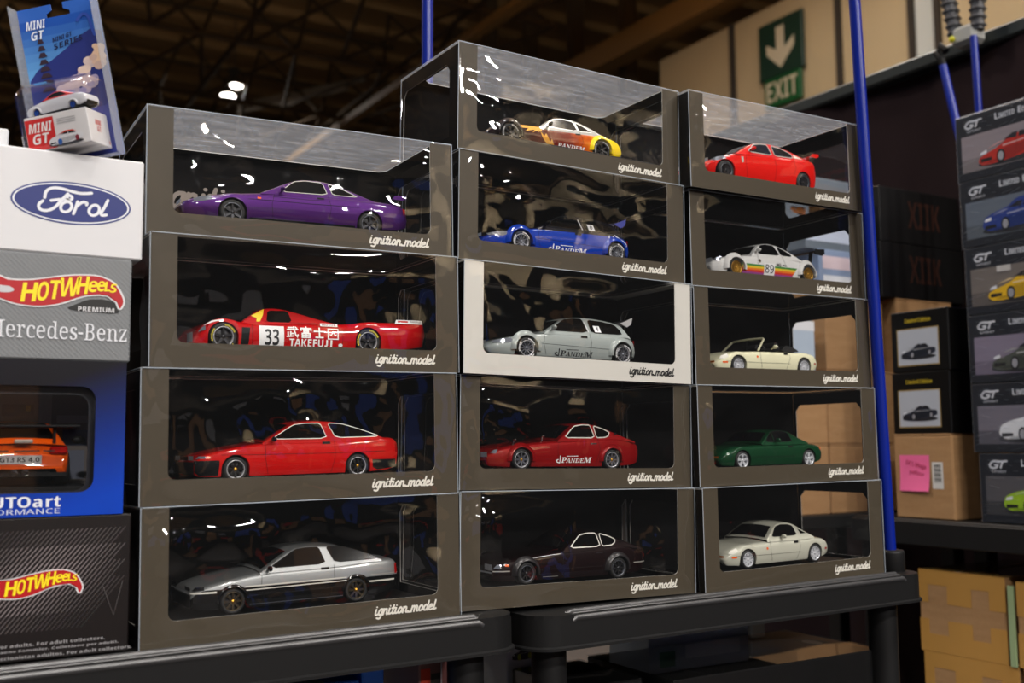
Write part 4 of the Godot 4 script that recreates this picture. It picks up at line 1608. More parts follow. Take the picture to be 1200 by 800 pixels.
	c = build_car({"label": "fastback model car in flame livery with yellow rear fenders in the top middle box", "paint": fire_p, "livery": fire, "roof": paint(Color(0.6, 0.6, 0.58), 0.3), "g": 30.0, "r": 13.6, "hw": 46.0, "fw": 95.7, "rw": 239.2,
		"deck": [66, 44, 68, 49, 78, 54.5, 95, 58.5, 112, 60, 148, 61, 205, 63, 240, 65.5, 256, 64.5, 269, 61, 275, 54, 277, 46],
		"under": under_line(66, 277, 43, 36, 45), "gh": [138, 60, 163, 77.5, 178, 81.5, 192, 82.3, 208, 80.5, 226, 73.5, 246, 64], "ws": [141, 161], "rg": [212, 243],
		"wins": [[149, 62.5, 164, 75.5, 180, 79, 197, 78, 202, 64], [204, 64.5, 200, 77.5, 212, 74, 226, 66.5]], "trim": trim_silver, "spokes": 7, "rim": black_rim, "letters": sr(190, 190, 190), "flare": [6.0, 3.0, maroon_dark, yellow_p], "track": 1.0, "nose": 0.72,
		"seams": [[146, 61, 142, 48, 144, 38], [204, 63, 208, 50, 203, 38]], "mirror": [154, 65], "mirror_m": trim_black,
		"patches": [["headlight", lamp_clear, [69, 48.5, 74, 52.5, 80, 53.5, 78, 48.5]], ["flame_decal", gold_flat, [106, 57.5, 125, 58.6, 140, 59.2, 143, 55, 136, 51.5, 139, 55, 128, 50, 132, 54.5, 118, 50.5, 122, 55, 108, 53.5]], ["flame_decal", gold_flat, [140, 54, 146, 48, 149, 52, 156, 42, 158, 46, 163, 37.5, 153, 38, 147, 42, 143, 47]], ["door_handle", trim_black, [196, 58, 204, 58.5, 204, 60.5, 196, 60]]]}, at.M1)
	var d := drape(c[1], 0.35)
	d.xf = c[2]
	write(d, "PANDEM", 168.0 - c[1].u0, 37.5 - c[1].g, 42, 5.5, sr(235, 235, 235), "Droid Serif", true, 0.2)
	put(d, "side_lettering", print_mat, c[0])
	var civic := {"g": 23.8, "r": 13.7, "hw": 46.0, "fw": 107.5, "rw": 255.3, "gap": 2.4, "nose": 0.74,
		"deck": [57, 37, 59, 42, 70, 47.5, 87, 52, 108, 56.5, 139, 60.5, 170, 61, 230, 62, 262, 63.5, 271, 61.5, 277, 57, 280, 50, 281, 42],
		"under": under_line(57, 281, 36, 29, 41), "gh": [134, 59.5, 167, 79.5, 183, 83.5, 203, 84.3, 225, 83.5, 246, 81, 259, 77.5, 263, 72, 270, 61], "ws": [138, 164], "rg": [260, 268],
		"wins": [[144, 63, 168.5, 78.5, 183, 81, 197, 81.3, 202, 63.3], [206, 80.5, 228, 79.5, 248, 76.5, 255, 70, 257, 64, 208, 63.6]], "spokes": 12, "rim": steel, "lip": silver, "track": 3.0,
		"seams": [[136, 60, 133, 45, 137, 32], [204, 62, 206, 50, 203, 32], [130, 45, 205, 43.5, 238, 43]], "mirror": [147, 66], "strips": [], "trim_w": 0.7,
		"patches": [["headlight", lamp_clear, [62, 45, 72, 47.5, 86, 49.8, 90, 46, 82, 43, 64, 42.5]], ["door_handle", trim_black, [190, 55.5, 200, 55.5, 200, 58.5, 190, 58.5]], ["window_number", white_p, [216, 62.2, 217, 62.2, 217, 62, 216, 62]], ["taillight", lamp_red, [277.5, 50, 280.6, 50, 279, 57, 276, 57]]],
		"face": [[-34, 42, -14, 46, lt], [14, 42, 34, 46, lt], [-28, 30, 28, 37, dk]]}
	var blue_p := paint(Color(0.0, 0.2, 0.62))
	var grey_p := paint(Color(0.6, 0.63, 0.62), 0.1)
	for k in 2:
		s = civic.duplicate(true)
		var pc: StandardMaterial3D = [blue_p, grey_p][k]
		s.merge({"label": ["bright blue wide-body hatchback model car in the dark second middle box", "pale grey wide-body hatchback model car in the white framed box"][k], "paint": pc, "mirror_m": [trim_black, pc][k], "letters": sr(228, 228, 228), "flare": [7.0, 3.6, pc], "trim": [trim_black, black_gloss][k]})
		if k == 0:
			s.roof = paint(Color(0.02, 0.03, 0.09))
		c = build_car(s, [at.M2, at.M3][k])
		civic_marks(c, k)
	var zcar := {"g": 21.5, "r": 13.4, "hw": 46.0, "fw": 104.2, "rw": 240.5, "nose": 0.76,
		"deck": [59, 36, 60.5, 42, 68, 47.5, 82, 51.5, 97, 54, 130, 57.8, 165, 60.5, 213, 62, 245, 65, 268, 62, 283, 58.5, 287, 54, 288, 47, 287, 38],
		"under": under_line(59, 288, 35, 26, 37), "gh": [157, 59.5, 186, 79.5, 199, 82, 212, 81.8, 230, 77.5, 252, 69.5, 278, 60], "ws": [160, 184], "rg": [225, 268], "trim": trim_silver, "trim_w": 1.3,
		"wins": [[168.5, 62.5, 187, 77.5, 200, 79.3, 212, 79, 215, 62.8], [218, 63, 217, 78.3, 230, 75, 240, 70.5, 238, 66.3, 232, 63.6]],
		"patches": [["door_handle", chrome, [207, 54.5, 217, 54.5, 217, 56, 207, 56]], ["pillar_badge", chrome, [246, 67.5, 249, 67.5, 249, 70, 246, 70]], ["taillight", lamp_red, [284.5, 47, 287.6, 47, 287, 53, 284, 53]]],
		"seams": [[160, 60, 157, 45, 160, 29], [219, 62, 222, 48, 216, 29]]}
	var candy := paint(Color(0.55, 0.015, 0.03), 0.2)
	s = zcar.duplicate(true)
	s.merge({"label": "candy red fastback model car with fender mirrors in the fourth middle box", "paint": candy, "spokes": 8, "rim": steel, "lip": silver, "cap": gold, "flare": [6.0, 3.0, candy], "track": 1.5,
		"face": [[-40, 38, -24, 44, lt], [24, 38, 40, 44, lt], [-22, 33, 22, 42, dk], [-40, 34, 40, 35.5, sr(190, 30, 20)]]})
	s.patches = s.patches + [["marker_lamp", lamp_red, [62, 38, 69, 38, 69, 40.5, 62, 40.5]], ["headlight", lamp_clear, [64, 43, 68, 46.5, 73, 47.5, 70, 42]]]
	c = build_car(s, at.M4)
	pandem(c, 155.0, 31.0, 52.0, 6.5, sr(236, 232, 230))
	fender_mirrors(c, [[99.0, 55.0], [140.0, 57.5]])
	s = zcar.duplicate(true)
	var maroon := paint(Color(0.07, 0.014, 0.02), 0.1)
	var grey_fl := mat(Color(0.14, 0.13, 0.135), 0.3)
	s.merge({"label": "dark maroon fastback model car with grey fender flares in the lowest middle box", "paint": maroon, "spokes": 8, "rim": gun, "lip": steel, "flare": [6.0, 4.5, grey_fl], "track": 2.5,
		"strips": [["bumper_strip", trim_silver, 1.3, [62, 38.5, 82, 38.5]], ["bumper_strip", trim_silver, 1.5, [266, 40.5, 287.5, 41]], ["sill_strip", trim_silver, 0.5, [128, 29.5, 150, 29.5]]],
		"face": [[-42, 40, -24, 47, lt], [24, 40, 42, 47, lt], [-22, 36, 22, 44, dk], [-42, 36.5, 42, 38.3, lt]]})
	s.patches = s.patches + [["marker_lamp", lamp_amber, [76, 44, 81, 44, 81, 46.5, 76, 46.5]], ["headlight", lamp_clear, [63, 42, 67, 46.2, 72, 46.8, 69, 41.5]]]
	shift(s, 5.2)
	s.g = 19.3
	lift(s, -2.2)
	build_car(s, at.M5)
	# --- right stack
	var hot_red := paint(Color(0.86, 0.07, 0.03))
	c = build_car({"label": "scarlet four-door saloon model car with red rear wing in the top right box", "paint": hot_red, "g": 28.0, "r": 14.4, "hw": 48.0, "fw": 99.0, "rw": 254.5, "gap": 1.8,
		"deck": [74, 48, 77, 56, 88, 62, 105, 68, 131, 73, 195, 75, 250, 78, 268, 80, 281, 79, 286, 72, 288, 58, 287, 50],
		"under": under_line(74, 287, 47, 34, 49), "gh": [118, 70, 155, 90, 172, 95, 190, 96.5, 210, 95.5, 235, 90, 268, 79], "ws": [121, 152], "rg": [226, 264],
		"wins": [[143, 76, 160, 89.5, 176, 92.8, 189, 93.2, 192, 76], [196.5, 92.8, 214, 91.3, 234, 85, 236, 77.5, 198, 76.2]], "trim": trim_silver, "trim_w": 1.4, "spokes": 10, "style": "y", "rim": gun, "lip": steel,
		"seams": [[140, 74, 136, 58, 139, 36], [195, 75, 197, 58, 194, 36], [236, 76, 238, 62, 233, 50]], "mirror": [150, 80], "nose": 0.7,
		"patches": [["headlight", lamp_clear, [77, 57, 84, 61, 97, 64, 100, 60, 86, 56]], ["door_handle", hot_red, [182, 70, 191, 70, 191, 73, 182, 73]], ["door_handle", hot_red, [229, 71, 237, 71, 237, 74, 229, 74]], ["fender_vent", trim_silver, [128, 57, 132, 58, 132, 66, 128, 66]], ["taillight", lamp_red, [283, 60, 287.4, 60, 286, 71, 281, 71]]],
		"face": [[-36, 55, -14, 60, lt], [14, 55, 36, 60, lt], [-30, 40, 30, 50, dk]]}, at.R1)
	wing(c, hot_red, 276.0, 79.0, 292.0, 90.0, 42.0)
	var qpane := drape_glass(c[1], 0.35)
	qpane.xf = c[2]
	qpane.poly(loc(c[1], [238.5, 84, 257, 78.2, 238.5, 78.2]), Color.WHITE)
	put(qpane, "quarter_panel", pearl, c[0])
	var white_race := paint(Color(0.88, 0.88, 0.87))
	c = build_car({"label": "white racing model car numbered 89 with rainbow side stripes in the second right box", "paint": white_race, "g": 25.4, "r": 13.3, "hw": 48.0, "fw": 113.3, "rw": 258.0, "nose": 0.72,
		"deck": [77, 42, 79, 49, 86, 53, 100, 55.5, 113, 58, 140, 60, 156, 61.5, 195, 62, 230, 61, 255, 58, 275, 53, 284, 47, 286, 40],
		"under": under_line(77, 286, 41, 30, 39), "gh": [146, 60, 168, 78.5, 180, 81.5, 193, 81.8, 210, 79, 228, 71.5, 252, 58], "ws": [149, 166], "rg": [214, 246],
		"wins": [[160, 63, 170, 77, 181, 79, 197, 78.3, 204, 63.6], [207, 64, 203, 77, 214, 73.5, 229, 65.5, 226, 63.6]], "trim": black_gloss, "trim_w": 0.7, "spokes": 16, "style": "mesh", "rim": gold, "lip": gold, "flare": [7.5, 4.0, white_race], "track": 2.0,
		"seams": [[158, 61, 156, 47, 158, 34], [207, 62, 212, 48, 206, 34]], "mirror": [157, 67.5],
		"patches": [["headlight", lamp_clear, [79, 49, 84, 52.5, 91, 54, 88, 48]], ["taillight", lamp_red, [281, 47, 285.5, 44, 285.5, 41, 281, 43]]],
		"face": [[-38, 46, -24, 52, lt], [24, 46, 38, 52, lt], [-26, 33, 26, 39, dk]]}, at.R2)
	stripes(c)
	wing(c, trim_black, 276.0, 55.0, 298.0, 79.0, 44.0, 9.0)
	var roadster := {"g": 18.5, "r": 13.0, "hw": 46.5, "fw": 111.4, "rw": 240.8, "nose": 0.78, "crown": 2.4, "shoulder": 6.5,
		"deck": [75, 34, 76.5, 40, 84, 46.5, 96, 50.5, 112, 53.6, 155, 55.5, 210, 55.2, 244, 55.5, 260, 54.5, 268, 50.5, 272, 43, 272.5, 36],
		"under": under_line(75, 272.5, 33, 24, 35),
		"seams": [[153, 55, 153, 40, 156, 27], [209, 55, 211, 44, 204, 27], [90, 37, 153, 36, 211, 36]], "mirror": [178, 59],
		"patches": [["marker_lamp", lamp_amber, [84, 34.5, 92, 34.5, 92, 36.8, 84, 36.8]], ["marker_lamp", lamp_red, [262, 36, 267, 36, 267, 38.5, 262, 38.5]], ["fender_lamp", lamp_amber, [145, 43, 148, 43, 148, 46, 145, 46]], ["door_handle", trim_black, [199, 48.5, 207, 48.5, 207, 51.5, 199, 51.5]], ["lamp_cover", pearl, [80, 40.5, 83, 44.8, 92, 48, 94, 43, 86, 40]]],
		"face": [[-22, 29, 22, 33, dk], [-36, 35.5, -26, 38, sr(220, 120, 30)], [26, 35.5, 36, 38, sr(220, 120, 30)]]}
	var cream := paint(Color(0.88, 0.87, 0.74))
	s = roadster.duplicate(true)
	s.merge({"label": "cream open-top roadster model car in the middle box of the right stack", "paint": cream, "spokes": 10, "style": "y", "rim": bright, "lip": bright})
	c = build_car(s, at.R3)
	open_top(c, cream)
	var green := paint(Color(0.04, 0.22, 0.12), 0.1)
	var hard := {"gh": [150, 55, 173, 71.5, 184, 74.2, 200, 74.2, 211, 71.5, 224, 64, 242, 56], "ws": [153, 171], "rg": [216, 236], "wins": [[159, 57, 174, 70.2, 185, 72, 199, 71.8, 208, 69, 211, 57]], "gw": 0.9, "tum": 0.5}
	s = roadster.duplicate(true)
	s.merge(hard)
	s.merge({"label": "dark green hardtop roadster model car in the fourth right box", "paint": green, "spokes": 5, "style": "double", "rim": bright, "lip": bright, "trim": trim_black})
	s.patches = [["tail_lamp", lamp_amber, [265, 45, 269, 44.5, 269, 48, 265, 49]], ["door_handle", chrome, [199, 48.5, 207, 48.5, 207, 50.5, 199, 50.5]]]
	c = build_car(s, at.R4)
	var post := drape_glass(c[1], 0.7)
	post.xf = c[2]
	post.line(loc(c[1], [176, 56.5, 176, 70]), 1.0, Color.WHITE, false)
	put(post, "quarter_post", green, c[0])
	var pearl_p := paint(Color(0.74, 0.74, 0.68), 0.1)
	s = roadster.duplicate(true)
	s.merge(hard)
	s.merge({"label": "pearl silver hardtop roadster model car in the lowest right box", "paint": pearl_p, "spokes": 7, "style": "y", "rim": bright, "lip": bright, "trim": pearl_p})
	s.gh = [150, 56, 173, 74, 186, 77.2, 202, 77, 212, 74, 224, 66, 242, 56.5]
	s.wins = [[159, 58, 174, 72.6, 186, 74.8, 200, 74.4, 208, 71.8, 211, 58], [217, 59.5, 215, 68, 221, 65, 231, 60]]
	build_car(s, at.R5)

func shift(s: Dictionary, dx: float) -> void:
	for k in ["deck", "under", "gh"]:
		for i in range(0, s[k].size(), 2):
			s[k][i] += dx
	for k in ["wins", "seams"]:
		for w in s.get(k, []):
			for i in range(0, w.size(), 2):
				w[i] += dx
	for k in ["patches", "strips"]:
		for w in s.get(k, []):
			var l: Array = w[2] if k == "patches" else w[3]
			for i in range(0, l.size(), 2):
				l[i] += dx
	for k in ["ws", "rg"]:
		s[k] = [s[k][0] + dx, s[k][1] + dx]
	if s.has("mirror"):
		s.mirror[0] += dx
	if dx > 0.0:
		s.fw += dx
		s.rw += dx

func lift(s: Dictionary, dy: float) -> void:
	for k in ["deck", "under", "gh"]:
		for i in range(1, s[k].size(), 2):
			s[k][i] += dy
	for k in ["wins", "seams"]:
		for w in s.get(k, []):
			for i in range(1, w.size(), 2):
				w[i] += dy
	for k in ["patches", "strips"]:
		for w in s.get(k, []):
			var l: Array = w[2] if k == "patches" else w[3]
			for i in range(1, l.size(), 2):
				l[i] += dy
	for f in s.get("face", []):
		f[1] += dy
		f[3] += dy

func wing(c: Array, m: Material, xa: float, ya: float, xb: float, yb: float, half: float, end := 5.0) -> void:
	var car: Car = c[1]
	var g := G.new()
	g.xf = (c[2] as Transform3D) * Transform3D(Basis(), Vector3(-car.u0, -car.g, 0))
	g.prism(p2([xa + 2, yb - 2.6, xa + 5, yb - 1.2, xb, yb, xb + 0.5, yb - 1, xa + 8, yb - 3]), -half, half)
	put(g, "rear_wing", m, c[0])
	for sd in [-1.0, 1.0]:
		g = G.new()
		g.xf = (c[2] as Transform3D) * Transform3D(Basis(), Vector3(-car.u0, -car.g, 0))
		g.prism(p2([xa + 1, yb - end * 0.8, xa + 4, yb + 0.4, xb + 1, yb + 1.2, xb + 1, yb - end * 0.6, xb - 4, yb - end]), half * sd - 0.8, half * sd + 0.8)
		put(g, "wing_end", m, c[0])
		g = G.new()
		g.xf = (c[2] as Transform3D) * Transform3D(Basis(), Vector3(-car.u0, -car.g, 0))
		g.prism(p2([xa, ya - 1.5, xa + 6, ya - 1.5, xa + 10, yb - 2, xa + 5, yb - 2]), half * 0.72 * sd - 1.2, half * 0.72 * sd + 1.2)
		put(g, "wing_post", m, c[0])

func pandem(c: Array, x: float, y: float, w: float, h: float, color: Color) -> void:
	var car: Car = c[1]
	var d := drape(car, 0.35)
	d.xf = c[2]
	x -= car.u0
	y -= car.g
	d.line(p2([x + w * 0.11, y + h * 1.3, x + w * 0.1, y, x + w * 0.03, y + h * 0.1, x, y + h * 0.45, x + w * 0.05, y + h * 0.6]), w * 0.025, color)
	write(d, "P", x + w * 0.14, y, w * 0.13, h * 1.05, color, "Droid Serif", true, 0.2)
	write(d, "ANDE", x + w * 0.28, y, w * 0.5, h * 0.85, color, "Droid Serif", true, 0.2)
	write(d, "M", x + w * 0.79, y, w * 0.21, h * 1.05, color, "Droid Serif", true, 0.2)
	d.line(p2([x + w * 0.3, y + h * 1.25, x + w * 0.62, y + h * 1.3]), h * 0.12, color)
	put(d, "side_lettering", print_mat, c[0])

func civic_marks(c: Array, k: int) -> void:
	var car: Car = c[1]
	var ink: Color = [sr(232, 234, 240), sr(22, 24, 30)][k]
	pandem(c, 150.0, 31.0, 57.0, 6.5, ink)
	var d := drape_glass(car, 0.6)
	d.xf = c[2]
	var o := Vector2(car.u0, car.g)
	d.poly(loc(car, [214, 64.5, 224, 64.5, 222.5, 73, 212.5, 73]), sr(225, 226, 228))
	d.lay = 2.0
	write(d, ["0", "4"][k], 216.3 - o.x, 66.5 - o.y, 4.2, 5.2, sr(20, 22, 30))
	d.line(loc(car, [199.5, 78, 203.5, 63.8]), 1.2, sr(225, 226, 228), false)
	put(d, "window_decals", print_mat, c[0])
	if k == 0:
		d = drape(car, 0.5)
		d.xf = c[2]
		var ov := d.put2
		d.line(soften(loc(car, [246, 61, 244, 57, 249, 54, 246, 51.5, 252, 52, 250, 56, 255, 58, 251, 60]), 1), 1.1, sr(225, 228, 235), false)
		d.line(soften(loc(car, [254, 62, 262, 58, 270, 55, 276, 51, 272, 46, 266, 44]), 2), 1.0, sr(225, 228, 235), false)
		put(d, "fender_graphic", print_mat, c[0])
	for sd in [-1.0, 1.0]:                                     # standing end plates of the hatch spoiler
		var g := G.new()
		g.xf = (c[2] as Transform3D) * Transform3D(Basis(), Vector3(-o.x, -o.y, 0))
		g.prism(p2([261, 80, 281, 88.5, 279, 80, 272, 75.5]), 33 * sd - 0.7, 33 * sd + 0.7)
		put(g, "spoiler_end", [mat(Color(0.2, 0.24, 0.62), 0.4), mat(Color(0.74, 0.74, 0.74), 0.4)][k], c[0])
	var b := G.new()
	b.xf = (c[2] as Transform3D) * Transform3D(Basis(), Vector3(-o.x, -o.y, 0))
	b.prism(p2([252, 79, 272, 84.5, 280, 87, 279, 84.5, 270, 80, 259, 76]), -32.5, 32.5)
	put(b, "hatch_spoiler", [mat(Color(0.02, 0.05, 0.2), 0.3), mat(Color(0.12, 0.12, 0.13), 0.4)][k], c[0])

func fender_mirrors(c: Array, spots: Array) -> void:
	var car: Car = c[1]
	for q in spots:
		var g := G.new()
		g.xf = c[2]
		var x: float = q[0] - car.u0
		var y: float = car.top(x)
		var z := car.side(x, y) * 0.86
		g.tube([Vector3(x - 3, y - 1.5, z), Vector3(x - 1, y + 4.0, z)], 0.7, 6)
		g.ball(Vector3(x, y + 5.5, z), Vector3(2.2, 1.9, 3.0), 10)
		put(g, "fender_mirror", chrome, c[0])

func open_top(c: Array, body: Material) -> void:
	var car: Car = c[1]
	var o := Vector3(car.u0, car.g, 0)
	var g := G.new()
	g.xf = (c[2] as Transform3D) * Transform3D(Basis(), -o)
	g.tube([Vector3(154, 54, 40), Vector3(172, 71.5, 33.5), Vector3(173.5, 73, 30), Vector3(173.5, 74, 0), Vector3(173.5, 73, -30), Vector3(172, 71.5, -33.5), Vector3(154, 54, -40)], 1.6, 8)
	put(g, "windshield_frame", body, c[0])
	g = G.new()
	g.xf = (c[2] as Transform3D) * Transform3D(Basis(), -o)
	g.quad(Vector3(154.4, 54.5, -39), Vector3(154.4, 54.5, 39), Vector3(172.8, 72, 32.5), Vector3(172.8, 72, -32.5))
	put(g, "windshield", film_mat, c[0])
	var tub := drape(car)
	g = G.new()
	g.xf = (c[2] as Transform3D) * Transform3D(Basis(), -o)
	g.prism(soften(p2([158, -37, 206, -37, 206, 37, 158, 37]), 2, true, 0.15), 0, 1)
	# the cockpit opening is a dark well lying just proud of the deck
	var well := G.new()
	well.xf = (c[2] as Transform3D) * Transform3D(Basis(Vector3.RIGHT, -PI / 2), Vector3(-o.x, car.top(0.0) + 0.2, 0))
	well.prism(soften(p2([158, -37, 214, -37, 214, 37, 158, 37]), 2, true, 0.15), 0, 2.0)
	put(well, "cockpit", trim_black, c[0])
	for sd in [-1.0, 1.0]:
		g = G.new()
		g.xf = (c[2] as Transform3D) * Transform3D(Basis(), -o)
		g.prism(soften(p2([194, 55, 193, 62, 197, 68, 202, 68, 204, 62, 208, 55]), 2, true), 19 * sd - 12, 19 * sd + 12)
		put(g, "seat", rubber, c[0])
	g = G.new()
	g.xf = (c[2] as Transform3D) * Transform3D(Basis(), -o)
	g.prism(soften(p2([205, 54, 208, 59, 215, 64, 226, 62, 238, 57.5, 242, 54]), 2, true), -35, 35)
	put(g, "folded_hood", rubber, c[0])
	g = G.new()
	g.xf = (c[2] as Transform3D) * Transform3D(Basis(), -o)
	g.tube([Vector3(183, 55, 14), Vector3(180, 62, 17), Vector3(180, 64, 20), Vector3(181, 62, 23), Vector3(184, 55, 26)], 1.2, 6)
	put(g, "steering_wheel", rubber, c[0])

func stripes(c: Array) -> void:
	var car: Car = c[1]
	var d := drape(car, 0.3)
	d.xf = c[2]
	var cols := [sr(60, 130, 50), sr(225, 190, 40), sr(235, 120, 30), sr(205, 50, 45), sr(150, 70, 140), sr(60, 130, 200)]
	for i in cols.size():
		var y0 := 46.5 - i * 2.9
		d.poly(loc(car, [124, y0 - 2.9, 232 - i * 2.0, y0 - 3.9, 236 - i * 2.0, y0 - 1.0, 124, y0]), cols[i])
	d.lay = 3.0
	d.poly(loc(car, [168, 30, 189, 30, 189, 49.5, 168, 49.5]), sr(232, 232, 232))
	d.lay = 6.0
	var o := Vector2(car.u0, car.g)
	write(d, "89", 170 - o.x, 35 - o.y, 17, 12.5, sr(14, 14, 16), "Droid Sans", false)
	write(d, "RACE", 193 - o.x, 46.5 - o.y, 9, 4, sr(30, 30, 34))
	d.line(loc(car, [205, 48.5, 214, 48]), 1.2, sr(30, 30, 34), false)
	d.line(soften(loc(car, [98, 33, 103, 46, 113, 52.5]), 1), 0.8, sr(40, 40, 44), false)
	d.ell(160 - o.x, 52 - o.y, 2.0, 2.6, sr(90, 70, 40), 10)
	put(d, "side_livery", print_mat, c[0])

func race_marks(c: Array) -> void:
	var car: Car = c[1]
	var d := drape(car, 0.45)
	d.xf = c[2]
	var o := Vector2(car.u0, car.g)
	var wh := sr(238, 236, 232)
	write(d, "33", 125.5 - o.x, 28 - o.y, 15.5, 17, sr(14, 14, 16), "Droid Sans", true)
	write(d, "TAKEFU", 152.5 - o.x, 27.6 - o.y, 38.5, 7.9, wh)
	d.line(p2([195.2 - o.x, 35.4 - o.y, 195.2 - o.x, 29.6 - o.y, 194.4 - o.x, 28.6 - o.y, 192.6 - o.x, 28.5 - o.y]), 1.9, wh, false)
	d.line(p2([200.2 - o.x, 35.4 - o.y, 200.2 - o.x, 27.6 - o.y]), 2.0, wh, false)
	var han := [
		[[15, 90, 50, 90], [5, 72, 95, 72], [33, 50, 33, 8], [33, 34, 54, 34], [12, 46, 12, 8], [3, 5, 56, 11], [60, 97, 65, 60, 77, 20, 90, 5, 96, 24], [75, 95, 86, 84]],
		[[50, 100, 50, 88], [7, 68, 7, 86, 93, 86, 93, 68], [25, 73, 75, 73], [30, 62, 70, 62, 70, 48, 30, 48, 30, 62], [16, 38, 84, 38, 84, 2, 16, 2, 16, 38], [16, 20, 84, 20], [50, 38, 50, 2]],
		[[4, 62, 96, 62], [50, 97, 50, 6], [18, 5, 82, 5]],
	]
	for k in 3:
		for st in han[k]:
			var q := p2(st)
			for i in q.size():
				q[i] = q[i] * Vector2(0.13, 0.115) + Vector2(149.5 + k * 15.2, 37.2) - o
			d.line(q, 1.55, wh)
	for sq in [[196.5, 36.5, 208.0, 36.5, 208.0, 47.5, 196.5, 47.5, 196.5, 36.5], [198.5, 41.5, 200, 40.5, 202.2, 44.5, 204.5, 40.5, 206, 41.5]]:
		d.line(loc(car, sq), 1.1, wh)
	write(d, "MOTOR", 190 - o.x, 51.0 - o.y, 16, 2.2, sr(150, 20, 20))
	write(d, "TAKEFUJI", 298 - o.x, 58.4 - o.y, 15, 2.6, sr(20, 20, 24))
	d.line(loc(car, [282, 59.6, 295, 59.7]), 2.0, sr(190, 30, 30), false)
	d.ell(211 - o.x, 30 - o.y, 2.6, 2.0, sr(230, 230, 230), 10)
	put(d, "side_lettering", print_mat, c[0])
	var y := drape_glass(car, 0.6)
	y.xf = c[2]
	y.poly(loc(car, [116, 60.5, 131.5, 69, 129.5, 62, 125, 54.5, 121, 54, 122, 58]), sr(235, 205, 20))
	put(y, "screen_banner", print_mat, c[0])
	var a := G.new()
	a.xf = (c[2] as Transform3D) * Transform3D(Basis(), Vector3(-o.x, -o.y, 0))
	a.tube([Vector3(139, 70, 0), Vector3(139.5, 92, 0)], 0.35, 5)
	put(a, "aerial", trim_black, c[0])

